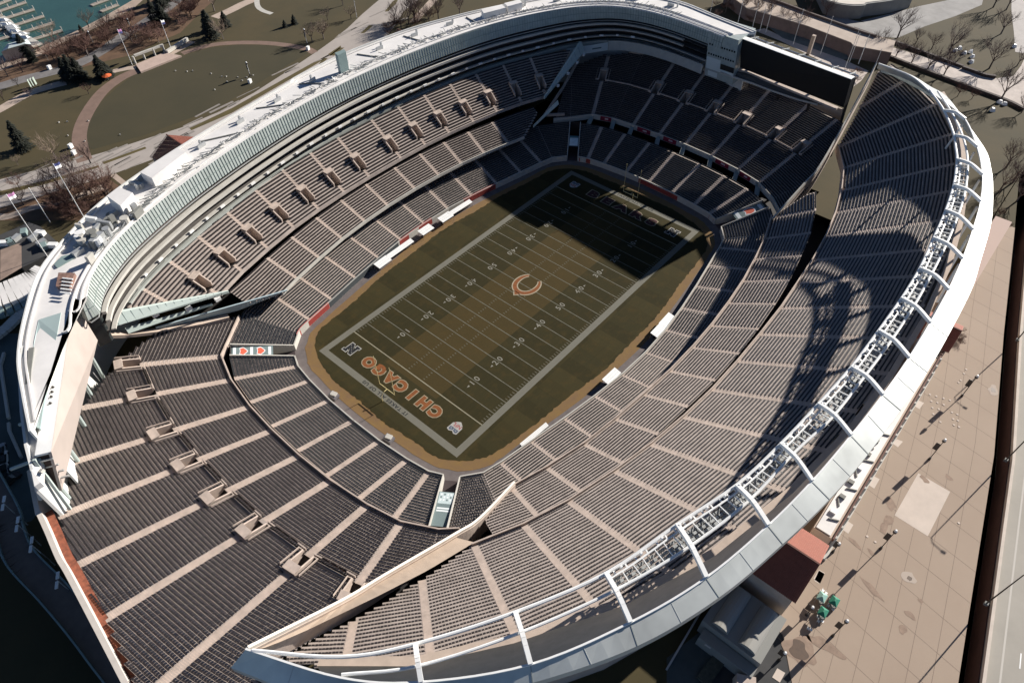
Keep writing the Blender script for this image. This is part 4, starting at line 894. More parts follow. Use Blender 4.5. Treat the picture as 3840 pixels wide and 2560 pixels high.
tag(mb.build('terrace_floor', mat('dark terrace floor', (.08, .075, .07), .9, .2, .5)), 'dark terrace under the wide black scoreboard', 'terrace')
# flank of the south upper stand (back side) 
mb = MB(); P = [(113, 42), (119.5, 28), (122.2, 12), (122.6, -2), (122, -16), (121.2, -28), (120.6, -40)]
for a, b in zip(P[:-1], P[1:]): mb.hexa([(a[0], a[1], 4), (b[0], b[1], 4), (b[0] + .5, b[1], 4), (a[0] + .5, a[1], 4)], [(a[0], a[1], 20.5), (b[0], b[1], 20.5), (b[0] + .5, b[1], 20.5), (a[0] + .5, a[1], 20.5)])
tag(mb.build('rear_wall', TAN), 'tan rear wall of the shaded end stand under the wide scoreboard', 'wall')

nb = empty('scoreboard', (-108, 30, 20), 'big scoreboard seen edge-on, white top and grey brown cover, over the sunlit end stand', 'scoreboard')
A = Vector((-97.6,47.4,36)); B = Vector((-118.7,12.4,36)); z0 = 26.2
A2 = Vector((A.x - .8, A.y - 3.2, z0)); B2 = Vector((-121.6,12.4,26.2))
t = (B - A).normalized(); n = Vector((t.y, -t.x, 0)); n = -n if n.x > 0 else n     # pointing away from the field
dp = n * 2.7
mb = MB(); mb.hexa([tuple(v) for v in (A2, B2, B2 + n * .5, A2 + n * .5)], [tuple(v) for v in (A, B, B + n * .5, A + n * .5)]); mb.build('screen_cover', BROWNF, nb)
mb = MB(); mb.hexa([(v.x, v.y, 35.6) for v in (A + n * .52, B + n * .52, B + dp, A + dp)], [(v.x, v.y, 36.12) for v in (A, B, B + dp, A + dp)]); mb.build('top_cap', WHITE, nb)
for f in (.17, .19, .31, .61, .64, .67, .71): mb = MB(); c = A.lerp(B, f) + n * 1.4; mb.box((c.x, c.y, 36.13), (.35, .45, .3), .4); mb.build('cap_vent', DSTEEL, nb)
mb = MB(); c = A + n * 1.4 + t * 1.4; mb.box((c.x, c.y, 36.13), (1.9, 1.6, .08), math.atan2(t.y, t.x)); mb.build('cap_hatch', GREYR, nb)
mb = MB(); mb.hexa([(v.x, v.y, z0) for v in (A2 + n * .55, B2 + n * .55, B2 + dp, A2 + dp)], [(v.x, v.y, 35.5) for v in (A + n * .55, B + n * .55 - t * .3, B + dp - t * .3, A + dp)]); mb.build('back_casing', mat('dark rust casing', (.05, .028, .022), .8), nb)
for h in (1.5, 3.5, 5.5, 7.5): mb = MB(); a = B + Vector((0, 0, -h)) + n * .4 + t * .25; b = a + n * 2.6; mb.beam(tuple(a), tuple(b), .3, .35); mb.build('end_bracket', STEEL, nb)
mb = MB(); a = B + n * 2.9 + t * .6; mb.beam((a.x, a.y, 35.8), (a.x - 1.2, a.y - 2.2, 22.0), .5, .5); mb.build('end_column', mat('pale green steel', (.40, .46, .43), .6), nb)
for f in (0.0, .25, .5, .75, 1.0):
    p = A.lerp(B, f) + dp; mb = MB(); mb.beam((p.x, p.y, 35.0), (p.x + n.x * 5, p.y + n.y * 5, 34.0), .4, .5); mb.build('back_beam', MATS['pale green steel'], nb)
    mb = MB(); mb.tube((p.x + n.x * 2, p.y + n.y * 2, 5), (p.x, p.y, 35), .4); mb.build('support', MATS['pale green steel'], nb)
for q0, q1, nm in (((-122.8,14,33), (-121.6,11.5,34), 'gantry_beam'), ((-123,14.3,31), (-124.9,12.8,27), 'gantry_beam'), ((-121.6,13.6,32), (-123.3,13.9,26), 'gantry_beam'), ((-123.1,14.9,32), (-125.1,13.7,26), 'gantry_beam'), ((-123.5,13.9,29), (-122.5,13.7,28), 'gantry_beam')):
    mb = MB(); mb.beam(q0, q1, .7, .6); mb.build(nm, SLAB, nb)

# rim of the sunlit end stand
P = [(-123.1,20.1,28), (-126.2,12.5,25.6), (-126.2,12.3,25.4), (-126.9,7.3,25.3), (-127.9,0.8,25.3), (-128.2,-3.5,25.3), (-129.6,-17.5,25.3), (-130.7,-28.2,25.3), (-131.4,-35.7,25.3)]
P = [tuple(v) for v in catmull(P, 4)]
mb = MB()
for a, b in zip(P[:-1], P[1:]): mb.hexa([(a[0], a[1], 4), (b[0], b[1], 4), (b[0] - .9, b[1] - .2, 4), (a[0] - .9, a[1] - .2, 4)], [(a[0], a[1], a[2]), (b[0], b[1], b[2]), (b[0] - .9, b[1] - .2, b[2]), (a[0] - .9, a[1] - .2, a[2])])
tag(mb.build('rim_wall', mat('pale cream coping', (.56, .51, .45), .8, .1, .4)), 'pale cream rim wall along the top of the sunlit end stand', 'wall')
mb = MB(); Q = [(p[0] + 1.3, p[1], 23.4) for p in P]; 
for i in range(6, len(P) - 1): mb.quad((P[i][0], P[i][1], 23.6), (P[i + 1][0], P[i + 1][1], 23.6), Q[i + 1], Q[i])
tag(mb.build('rim_gutter', mat('rusty red seat backs', (.20, .06, .03), .8, .5, 1.2)), 'rusty red strip inside the cream rim wall of the sunlit end stand', 'walkway')

# stair bridges and maroon banners at the concourse of the shaded end
CC = [(SU[i][0], SU[i][1]) for i in range(2, 10)]
for i, f in ((2, .1), (3, .3), (4, .15), (5, .1), (6, .1), (7, .1), (8, .1), (9, .05)):
    a = Vector((SU[i][0], SU[i][1], 6.2)); d = Vector((-.9, -.42 if i % 2 else -.3, 0)).normalized()
    r = empty('concourse_stair', a, 'pale stair flight dropping from the concourse to the shaded lower rows, one of a series', 'stairs', 'stairs along the shaded concourse')
    b = a + d * 5.4 + Vector((0, 0, -1.6)); mb = MB(); mb.beam(tuple(a), tuple(b), 1.3, .35); mb.build('flight', mat('pale stair', (.34, .38, .36), .8), r)
    for s in (-.7, .7): mb = MB(); sd = Vector((-d.y, d.x, 0)) * s; mb.beam(tuple(a + sd + Vector((0, 0, .7))), tuple(b + sd + Vector((0, 0, .7))), .08, .5); mb.build('balustrade', MATS['pale stair'], r)
words = [(3, .15, .8), (4.1, .1, .8), (5.15, .1, .75), (7.1, .05, .6), (8.1, .05, .7)]
for i, (f, u0, u1) in enumerate([(2.35, 0, 0), (4.15, 0, 0), (5.15, 0, 0), (7.15, 0, 0), (8.1, 0, 0)]):
    k = int(f); a = Vector((SU[k][0], SU[k][1], 0)).lerp(Vector((SU[k + 1][0], SU[k + 1][1], 0)), f - k + .05); b = Vector((SU[k][0], SU[k][1], 0)).lerp(Vector((SU[k + 1][0], SU[k + 1][1], 0)), f - k + .55)
    o = Vector((-.5, 0, 0)); mb = MB(); mb.hexa([(a.x - .48, a.y, 5.6), (b.x - .48, b.y, 5.6), (b.x - .4, b.y, 5.6), (a.x - .4, a.y, 5.6)], [(a.x - .48, a.y, 7.3), (b.x - .48, b.y, 7.3), (b.x - .4, b.y, 7.3), (a.x - .4, a.y, 7.3)])
    r = mb.build('concourse_banner', MAROON); tag(r, 'maroon banner with a white word on the shaded concourse edge', 'banner', 'maroon banners on the shaded concourse')
    m_ = a.lerp(b, .58); L = (b - a).length * .3; t = (b - a).normalized(); c0, c1 = m_ - t * L / 2, m_ + t * L / 2
    mb = MB(); mb.quad((c0.x - .5, c0.y, 6.2), (c1.x - .5, c1.y, 6.2), (c1.x - .5, c1.y, 6.8), (c0.x - .5, c0.y, 6.8)); mb.build('white_word', mat('pink white print', (.55, .42, .45), .7), r)
#PART4

# ------------------------------------------------------------------ ground, plaza, roads
ZG = 4.0
GRASS = mat('dry spring grass', (.040, .034, .011), .95, .0, .06, col2=(.075, .054, .018), detail=10, contrast=.3)
LAWN = mat('mown oval lawn', (.034, .030, .011), .95, .0, .05, col2=(.055, .044, .017), detail=10, contrast=.3)
PAVE = mat('plaza paving', (.31, .235, .175), .9, .0, .04, col2=(.38, .30, .23), detail=9, contrast=.35)
ROAD = mat('pale concrete road', (.30, .265, .235), .9, .0, .12, col2=(.42, .375, .335), detail=10, contrast=.3)
ROADW = mat('pale expressway', (.30, .28, .24), .9, .0, .10, col2=(.40, .37, .32), detail=9, contrast=.3)
PATH = mat('red brown path', (.19, .125, .095), .9, .15, .3)
PATHT = mat('tan footpath', (.42, .335, .27), .9, .15, .3)
ASPH = mat('dark asphalt', (.045, .045, .045), .9, .2, .2)
WATER = mat('green harbour water', (.035, .085, .070), .25, .12, .05)
MULCH = mat('brown leaf litter', (.085, .048, .026), .95, .0, .25, col2=(.15, .085, .045), detail=9)
hole = ring_full(28)
def gz(x, y): return ZG
Vg = {}; mb = MB(); cell = 12
for ix in range(-40, 90):
    for iy in range(-8, 80):
        x0, y0 = ix * cell, iy * cell; x1, y1 = x0 + cell, y0 + cell
        if any(inpoly(x, y, hole) for x in (x0, x1) for y in (y0, y1)): continue
        mb.quad((x0, y0, ZG), (x1, y0, ZG), (x1, y1, ZG), (x0, y1, ZG))
struct('ground', mb, GRASS)
def flat(name, pts, z, m, kind='structure'):
    mb = MB(); mb.poly([(p[0], p[1], z) for p in pts]); return struct(name, mb, m)
def slab(name, pts, z0, z1, m):
    mb = MB(); mb.prism([p[:2] for p in pts], z0, z1); return struct(name, mb, m)
# west plaza as a raised deck, trench, expressway
L1 = [(-420, -196), (-160, -154.0), (-32.2, -132.4), (24, -122.9), (67, -113.4), (118, -102.9), (220, -81), (480, -25)]
L2 = [(x + .7, y - 3.4) for x, y in L1]
slab('plaza', [(-44, -88), (-46, -104), (-58, -113), (-75, -124), (-110, -146)] + L1[2:6] + [(118, -96.5)], -3, ZG + .02, PAVE)
slab('verge', [(118.2, -96.3), (118.2, -102.8), (220, -81), (480, -25), (480, -20), (480, -96)], -3, ZG - .01, GRASS)
slab('ramp_apron', [(-44.2, -88), (-46.2, -104), (-58.2, -113), (-75.2, -124), (-110.2, -146), (-160, -154), (-420, -196), (-480, -96), (-480, -94)], -3, ZG - .02, ASPH)
slab('expressway', [(p[0], p[1]) for p in L2] + [(520, -150), (520, -300), (-420, -300)], -3, ZG - .3, ROADW)
flat('trench_floor', [(-420, -190), (480, -20), (480, -40), (-420, -205)], -2.6, DARK)
mb = MB()
for a, b in zip(L2[:-1], L2[1:]): mb.beam((a[0], a[1] - .35, 4.2), (b[0], b[1] - .35, 4.2), .6, 1.0)
tag(mb.build('parapet_wall', mat('pale parapet', (.55, .48, .41), .9, .1, .5)), 'pale parapet wall between the dark trench and the expressway', 'wall')
mb = MB()
for a, b in zip(L2[:-1], L2[1:]): mb.beam((a[0], a[1] + .12, .6), (b[0], b[1] + .12, .6), .2, 6)
tag(mb.build('trench_wall', mat('red brown trench wall', (.07, .032, .025), .9, .2, .4)), 'red brown retaining wall along the far side of the dark trench', 'wall')
for off, w_, nm in ((3.2, .35, 'gutter_line'), (9.5, .16, 'lane_line')):
    mb = MB()
    for a, b in zip(L2[:-1], L2[1:]): mb.beam((a[0] + off * .2, a[1] - off, ZG - .295), (b[0] + off * .2, b[1] - off, ZG - .295), w_, .012)
    struct(nm, mb, mat('pale road edge', (.50, .47, .42), .9) if off < 5 else mat('lane joint', (.14, .13, .11), .9))
# expressway lane dashes (white, short)
for i in range(10):
    mb = MB(); x = -34 + i * 13.0; y = -142.6 + (x + 34) * .18; mb.box((x, y, ZG - .29), (3.2, .22, .012), .18); struct('lane_dash', mb, WHITE)
# paving joints, pale slabs, stains on the plaza
mb = MB()
for i in range(30):
    x = -75 + i * 7.2; a = (x, -98.6 - max(0, -x - 50) * .5 + 0, ZG + .024); b = (x - 9.5, -150, ZG + .024); 
    ints = clipseg(a[:2], b[:2], [[(-42, -98.8), (-58, -113), (-75, -124), (-110, -146)] + L1[2:6] + [(118, -98.8)]])
    for t0, t1 in ints: mb.beam(tuple(Vector(a).lerp(Vector(b), t0)), tuple(Vector(a).lerp(Vector(b), t1)), .09, .006)
for k in range(1, 7):
    for s, e in zip(L1[1:-2], L1[2:-1]):
        a = (s[0] + k * .8, s[1] + k * 4.4); b = (e[0] + k * .8, e[1] + k * 4.4)
        for t0, t1 in clipseg(a, b, [[(-44, -98.8), (-58, -113), (-75, -124), (-110, -146)] + L1[2:6] + [(117, -98.8)]]):
            p = Vector((*a, ZG + .028)).lerp(Vector((*b, ZG + .028)), t0); q = Vector((*a, ZG + .028)).lerp(Vector((*b, ZG + .028)), t1); mb.beam(tuple(p), tuple(q), .08, .006)
struct('paving_joints', mb, mat('dark paving joint', (.20, .15, .115), .9))
PALE = mat('newer pale paving', (.55, .47, .40), .9, .1, .2)
for P in ([(7.6,-111.2,4), (7.4,-118.3,4), (-6.8,-118.2,4), (-6.5,-111,4)], [(13.7,-104,4), (14,-105.4,4), (11.6,-105.1,4), (11.8,-103.9,4)], [(0.2,-103.6,4), (0.3,-105.1,4), (-2.9,-105.1,4), (-2.8,-103.7,4)], [(-14.5,-103.6,4), (-14.6,-105.1,4), (-17.3,-105.1,4), (-17.2,-103.6,4)], [(-29.2,-103.7,4), (-29.1,-105,4), (-31.7,-105.2,4), (-31.6,-103.7,4)], [(28.8,-103.5,4), (28.9,-105.2,4), (26.2,-105,4), (26.4,-103.7,4)], [(-29,-103.8,4), (-28.9,-105,4), (-31.8,-105.2,4), (-31.9,-104,4)], [(-52.4,-106,4), (-52.2,-107.5,4), (-54.4,-107.5,4), (-54.5,-106,4)]):
    flat('pale_slab', P, ZG + .034, PALE)
def blob(c, r, n=14, e=.35, st=1.0, ang=0.0):
    out = []
    for i in range(n):
        a = 2 * PI * i / n; rr = r * (1 + random.uniform(-e, e)); x, y = rr * math.cos(a) * st, rr * math.sin(a); out.append((c[0] + x * math.cos(ang) - y * math.sin(ang), c[1] + x * math.sin(ang) + y * math.cos(ang)))
    return out
STAIN1 = mat('damp stain', (.27, .195, .145), .9, .2, .8); STAIN2 = mat('wet dark stain', (.075, .040, .020), .6, .2, 1)
def stain(c, r, m, st=1.0, ang=0.0, dz=.04): 
    P = catmull([(*p, 0) for p in (lambda B: B + B[:1])(blob(c, r, 10, .3, st, ang))], 3)[:-1]; flat('paving_stain', [(p.x, p.y) for p in P], ZG + dz, m)
for c, r, m, st, ang, dz in (((-46.4,-107.8,4), 2.9, STAIN1, 1.0, 0, .040), ((-46.6,-107.6,4), 1.7, STAIN2, 1.1, .4, .046), ((-42.6,-111.1,4), 1.0, STAIN1, 3.4, 1.7, .040), ((-46.5,-110.1,4), .9, STAIN1, 1.4, .3, .043), ((-8.7,-110.3,4), 1.0, STAIN1, 1.6, .2, .043), ((-11.2,-110.4,4), .8, STAIN1, 1.8, .2, .046), ((-4.3,-109.5,4), .9, STAIN1, 1.6, .4, .041), ((-18.7,-118.5,4), 1.3, mat('pale ring', (.42, .35, .29), .9), 1.0, 0, .040), ((-18.7,-118.5,4), .45, STAIN2, 1.6, .4, .046), ((-26.1,-121.4,4), .6, STAIN1, 2.0, 1.2, .040), ((-29.8,-121.1,4), .8, STAIN1, 1.3, .5, .040), ((-21.9,-121.9,4), .5, STAIN1, 1, 0, .040), ((44.4,-117,4), 1.2, MATS['pale ring'], 1.4, 0, .040), ((44.3,-117,4), .7, STAIN2, 1.2, .4, .046), ((6.8,-112.9,4), .6, STAIN1, 2, 1.2, .046), ((10.9,-116.9,4), .5, STAIN1, 2, 1.2, .040), ((-25.9,-113.7,4), .7, STAIN1, 4, 1.25, .040), ((-18.6,-107.2,4), .5, STAIN1, 3, 1.2, .041), ((-18.3,-110.5,4), .5, STAIN1, 2, 1.2, .041)):
    stain(c, r, m, st, ang, dz)
for q in [(32.5,-105.4,4), (33,-106.8,4), (33.5,-108.4,4), (33.9,-109.8,4), (30.6,-106.4,4), (31.1,-107.7,4), (31.5,-109.1,4), (28.7,-107.3,4), (29.3,-108.6,4), (26.9,-108.1,4), (30.4,-111.4,4), (30.6,-112.6,4), (28.5,-112.3,4), (28.8,-113.3,4), (26.8,-113,4), (27,-114.1,4), (25.6,-110.2,4), (25,-108.9,4), (47,-109.7,4), (45.2,-109.7,4), (42.3,-109.8,4), (41.2,-109.6,4), (0.7,-122.2,4), (-15.3,-108.4,4), (-15.4,-110.2,4)]:
    mb = MB(); mb.tube((q[0], q[1], ZG + .03), (q[0], q[1], ZG + .10), .26, n=10); o = mb.build('ground_light', PALE); tag(o, 'small pale round cap set in the tan plaza, one of a scattered set', 'ground light', 'pale round caps set in the plaza')
# small tents / people groups and green carts
GREEN = mat('green canvas', (.02, .18, .11), .7, .1, 1)
for (q, lab, gl) in (((-35.2,-106.5,5.5), 'pale green parasol cart nearest the red tiled roof', mat('pale green canvas', (.25, .42, .36), .7)), ((-34.4,-108.7,5.5), 'green canvas cart standing farthest from the columned block', GREEN), ((-37.9,-107.9,5.5), 'green canvas cart between the other green cart and the four chairs', GREEN)):
    r = empty('vendor_cart', (q[0], q[1], ZG), lab, 'cart'); x, y = q[0], q[1]
    mb = MB(); mb.box((x, y, ZG + .3), (1.9, .9, .8), .75); mb.build('counter', GREYR, r)
    mb = MB(); mb.hexa([(x - 1.0, y - .8, 6.0), (x + 1.0, y - .8, 6.0), (x + 1.0, y + .8, 6.0), (x - 1.0, y + .8, 6.0)], [(x - .3, y - .1, 6.6), (x + .3, y - .1, 6.6), (x + .3, y + .1, 6.6), (x - .3, y + .1, 6.6)]); mb.build('canopy', gl, r)
    for u in (-.85, .85):
        for v in (-.65, .65): mb = MB(); mb.tube((x + u, y + v, ZG), (x + u, y + v, 6.0), .05, n=6); mb.build('leg', STEEL, r)
def chair(x, y, lab):
    r = empty('plaza_chair', (x, y, ZG), lab, 'chair', 'white chairs by the green carts')
    mb = MB(); mb.box((x, y, ZG + .42), (.5, .5, .06)); mb.build('seat', WHITE, r); mb = MB(); mb.box((x, y + .24, ZG + .45), (.5, .06, .5)); mb.build('back', WHITE, r)
    mb = MB()
    for u in (-.2, .2):
        for v in (-.2, .2): mb = MB(); mb.tube((x + u, y + v, ZG), (x + u, y + v, ZG + .42), .03, n=5); mb.build('leg', WHITE, r)
k_ = 0
for q in ((-38.6,-107.7,4.5), (-38.5,-108.2,4.5), (-39.3,-108.1,4.5), (-38.8,-108.7,4.5), (-35.1,-108.3,4.5), (-35,-109,4.5), (-35.2,-109.3,4.5), (-32.9,-106.2,4.5), (-33.5,-106,4.5), (-33,-106.9,4.5), (-41.9,-107.2,4.5), (-41.8,-107.7,4.5)):
    chair(q[0], q[1], ('white chair in the cluster below the middle green cart' if k_ < 4 else 'white chair between the two green carts' if k_ < 7 else 'white chair beside the pale green parasol cart' if k_ < 10 else 'white chair at the end of the row of green carts')); k_ += 1

# ------------------------------------------------------------------ west colonnade block and red tiled pavilions
def ridged(name, label, x0, x1, y0, y1, zw, zr, m, wallm=None, cat='pavilion', step=.34):
    """gabled tiled roof, ridge along y"""
    r = empty(name, ((x0 + x1) / 2, (y0 + y1) / 2, ZG), label, cat); xm = (x0 + x1) / 2
    mb = MB(); mb.box((xm, (y0 + y1) / 2, ZG), (x1 - x0 - 1.2, abs(y1 - y0) - 1.2, zw - ZG)); mb.build('walls', wallm or TAN, r)
    for s, xe, nm in ((-1, x0, 'roof_slope'), (1, x1, 'roof_slope')):
        mb = MB(); n = int(abs(y1 - y0) / step); h = .13
        a, b = (xe, zw), (xm, zr)
        for i in range(n):
            ya = y0 + (y1 - y0) * i / n; yb = y0 + (y1 - y0) * (i + .55) / n; yc = y0 + (y1 - y0) * (i + 1) / n
            mb.quad((a[0], ya, a[1] + h), (b[0], ya, b[1] + h), (b[0], yb, b[1] + h), (a[0], yb, a[1] + h))
            mb.quad((a[0], yb, a[1] + h), (b[0], yb, b[1] + h), (b[0], yb + .02, b[1]), (a[0], yb + .02, a[1]))
            mb.quad((a[0], yb + .02, a[1]), (b[0], yb + .02, b[1]), (b[0], yc, b[1]), (a[0], yc, a[1]))
        mb.build(nm, m, r)
    mb = MB(); mb.beam((xm, y0, zr + .15), (xm, y1, zr + .15), .35, .3); mb.build('ridge_cap', mat('dark ridge tiles', (.09, .03, .02), .8), r)
    for yy in (y0, y1):
        mb = MB(); mb.poly([(x0 + .6, yy + (.6 if yy == min(y0, y1) else -.6), zw), (x1 - .6, yy + (.6 if yy == min(y0, y1) else -.6), zw), (xm, yy + (.6 if yy == min(y0, y1) else -.6), zr)]); mb.build('gable', wallm or TAN, r)
    return r
TILE = mat('red clay roof tile', (.26, .085, .055), .8, .15, 1.5)
ridged('tiled_pavilion', 'large red tiled pavilion beside the columned block, its ridge toward the plaza', -44.6, -29.6, -90.5, -102.6, 14.3, 18.2, TILE)
ridged('tiled_pavilion', 'small red tiled pavilion partly under the far bend of the fin', 39.5, 51.5, -92, -103.8, 12.5, 15.5, TILE)
ridged('tiled_pavilion', 'red tiled pavilion behind the white roof, by the oval lawn', -44.8, -28.6, 106, 126, 13.5, 18, TILE)
ridged('tiled_pavilion', 'red tiled pavilion behind the white roof, by the road junction', 62, 78.5, 108, 129, 12.5, 17, TILE)
cb = empty('colonnade_block', (20, -100.5, ZG), 'long tan colonnade block with white roof hatches under the fin', 'building')
mb = MB(); mb.box((7, -100.6, ZG), (66, 3.9, 7.6)); mb.build('walls', TAN, cb)
mb = MB(); mb.box((7, -100.5, 11.62), (65.4, 3.0, .25)); rr_ = mb.build('roof', ROOF, cb)
for i in range(7):
    x = -22 + i * 4.6; mb = MB(); mb.box((x, -100.6 + (.5 if i % 2 else -.4), 11.9), (2.1, .25, .25), .5 if i % 2 else 2.0); mb.build('roof_pipe', GREYR, rr_)
    mb = MB(); mb.box((x + 1.6, -100.2, 11.88), (.9, 1.2, .5)); mb.build('roof_hatch', GREYR if i % 3 else WHITE, rr_)
mb = MB(); mb.box((7, -102.75, 11.2), (66.4, .3, .9)); mb.build('parapet', mat('dark red capping', (.12, .05, .035), .8), cb)
mb = MB(); mb.box((7, -103.4, 4.04), (67, 1.0, .5)); mb.build('plinth', SLAB, cb)
for i in range(22):
    x = -24.5 + i * 3.0; mb = MB(); mb.tube((x, -103.1, ZG), (x, -103.1, 10.8), .38, .33, 10); mb.build('column', SLAB, cb)
cb2 = empty('colonnade_block', (80, -98.5, ZG), 'low tan colonnade block beyond the small red tiled pavilion', 'building')
mb = MB(); mb.box((82, -98.8, ZG), (52, 4.2, 6.8)); mb.build('walls', TAN, cb2); mb = MB(); mb.box((82, -98.8, 10.82), (52.4, 4.6, .3)); mb.build('roof', mat('pinkish paving roof', (.44, .33, .28), .9), cb2)
# block with rounded skylights next to the tiled pavilion
sk_b = empty('skylight_block', (-51, -97, ZG), 'grey roofed block with two rounded skylights beside the large red tiled pavilion', 'building')
mb = MB(); mb.box((-51.0, -97, ZG), (10.5, 12, 5.5)); mb.build('walls', mat('grey stone wall', (.24, .24, .22), .8), sk_b)
for yy in (-94.2, -99.8):
    mb = MB(); n = 8
    for j in range(n):
        a0, a1 = PI * j / n, PI * (j + 1) / n
        mb.quad((-55.6, yy + 1.7 * math.cos(a0), 9.52 + 1.1 * math.sin(a0)), (-46.4, yy + 1.7 * math.cos(a0), 9.52 + 1.1 * math.sin(a0)), (-46.4, yy + 1.7 * math.cos(a1), 9.52 + 1.1 * math.sin(a1)), (-55.6, yy + 1.7 * math.cos(a1), 9.52 + 1.1 * math.sin(a1)))
    for xx in (-55.6, -46.4): mb.poly([(xx, yy + 1.7 * math.cos(PI * j / n), 9.52 + 1.1 * math.sin(PI * j / n)) for j in range(n + 1)])
    mb.build('skylight', mat('grey skylight', (.30, .29, .26), .5), sk_b)
mb = MB(); mb.box((-57.5, -97.5, ZG), (2.2, 11, 3.6)); mb.build('side_wing', MATS['grey stone wall'], sk_b)
for i, (x, y, sx_, sy_, h) in enumerate([(-60.5, -103, 4, 3.4, 3.4), (-64.5, -106, 3.2, 3.2, 3.0), (-62, -109, 6, 1.0, 1.2), (-70, -112, 6, 3, 2.5), (-66, -118, 8, 1.2, 1.4)]):
    mb = MB(); mb.box((x, y, ZG), (sx_, sy_, h), .5); tag(mb.build('stair_enclosure', [CONC2, SLAB, TAN][i % 3]), ['low tan stair enclosure beside the skylight block', 'small pale stair enclosure below the first one', 'narrow tan wall at the plaza edge', 'low tan block in the shade at the plaza corner', 'long low wall at the lowest plaza edge'][i], 'stair enclosure')
mb = MB(); P = [(-49.6,-95.5,7), (-48.9,-96.2,7), (-58.7,-94.7,7), (-58.8,-93.5,7)]; mb.prism([p[:2] for p in P], 6.7, 7.1)
o = mb.build('footbridge', mat('cream deck', (.56, .50, .45), .8)); tag(o, 'cream footbridge over the shaded ramp below the fin', 'bridge')
mb = MB(); P = [(-54.4,-94.8,7.2), (-51.6,-95.4,7.2), (-51.8,-95.8,7.2), (-54.5,-95.1,7.2)]; mb.prism([p[:2] for p in P], 7.12, 7.7); mb.build('opening', DARK, o)
flat('ramp_floor', [(-64.4,-89.3,4), (-48,-93.7,4), (-48.1,-96.6,4), (-64.3,-96.1,4), (-70.1,-92.9,4)], ZG + .01, mat('shade tinted ramp asphalt', (.06, .075, .075), .8, .2, .2))  # blue green cast of the shade is put into the asphalt colour
mb = MB(); a, b = (-52.6,-89.7,4.4), (-66.3,-90.4,4.4); mb.beam(a, b, .35, .8); tag(mb.build('barrier', STEEL), 'thin pale barrier line on the shaded ramp below the fin', 'barrier')
mb = MB(); a, b = (-51.2,-97.3,4.4), (-63.9,-96.6,4.4); mb.beam(a, b, 2.5, .7); tag(mb.build('planted_strip', mat('grey green hedge', (.06, .065, .05), .9, .4, 1.5)), 'dull hedge strip across the shaded ramp', 'hedge')

# ------------------------------------------------------------------ lamps
def lamp_post(x, y, h, lab, grp, kind='globe', ang=0.0, m=None):
    r = empty('street_lamp', (x, y, ZG), lab, 'street lamp', grp); m = m or DSTEEL
    if kind == 'globe':
        mb = MB(); mb.tube((x, y, ZG), (x, y, ZG + .9), .32, .22, 8); mb.build('base', DSTEEL, r)
        mb = MB(); mb.tube((x, y, ZG + .9), (x, y, ZG + h), .11, .08, 6); mb.build('pole', m, r)
        mb = MB(); mb.tube((x, y, ZG + h - .9), (x, y, ZG + h - .3), .38, .38, 8); mb.build('lantern', DSTEEL, r)
        mb = MB(); mb.tube((x, y, ZG + h - .3), (x, y, ZG + h + .15), .34, .2, 10); mb.build('cap', WHITE, r)
        mb = MB(); mb.box((x, y + .5, ZG + h * .45), (.06, .9, 2.4)); mb.build('banner', DSTEEL, r)
    elif kind == 'mast':
        mb = MB(); mb.tube((x, y, ZG), (x, y, ZG + h), .16, .10, 8); mb.build('pole', m, r)
        d = Vector((math.cos(ang), math.sin(ang), 0)); p = Vector((x, y, ZG + h))
        mb = MB(); mb.path([tuple(p), tuple(p + d * .8 + Vector((0, 0, .5))), tuple(p + d * 3.2 + Vector((0, 0, .8)))], .07, 6); mb.build('arm', m, r)
        mb = MB(); q = p + d * 3.4; mb.box((q.x, q.y, q.z + .7), (.9, .4, .2), ang); mb.build('head', m, r)
        mb = MB(); mb.box((x, y, ZG), (.7, .7, .7)); mb.build('base', GREYR, r)
    elif kind == 'tee':
        mb = MB(); mb.tube((x, y, ZG), (x, y, ZG + h), .14, .10, 6); mb.build('pole', STEEL, r)
        d = Vector((math.cos(ang), math.sin(ang), 0))
        for s in (-1, 1): mb = MB(); a = Vector((x, y, ZG + h)) + d * (.25 * s); mb.beam(tuple(a), tuple(a + d * (1.5 * s)), .55, .22); mb.build('head', WHITE, r)
    return r
for q, lab in (((-16.2,-111.6,4), 'dark globe lamp on the plaza between the tiled pavilion and the long cracks'), ((-40,-111.4,4), 'dark globe lamp on the plaza nearest the big wet stain'), ((13,-111.8,4), 'dark globe lamp on the plaza above the large pale paving rectangle'), ((37.1,-111.6,4), 'dark globe lamp on the plaza among the pale round caps')):
    lamp_post(q[0], q[1], 8.2, lab, 'dark globe lamps on the plaza')
for q, lab in (((-14.8,-130.3,4), 'tall road mast by the trench nearest the bottom of the picture'), ((23.5,-123.7,4), 'tall road mast by the trench beside the large pale paving rectangle'), ((65.8,-115.2,4), 'tall road mast by the trench farthest up the plaza')):
    lamp_post(q[0] + .6, q[1] - 1.6, 14.0, lab, 'tall masts along the expressway', 'mast', -PI / 2, STEEL if False else DSTEEL)
for q, lab in (((-23.5,-104.3,4), 'white globe lamp beside the small red tiled roof edge'), ((-39.5,-105.8,4), 'small white globe lamp next to the green carts'), ((-50.8,-105.6,4), 'small white globe lamp below the skylight block')):
    lamp_post(q[0], q[1], 4.2, lab, 'short globe lamps near the pavilions')
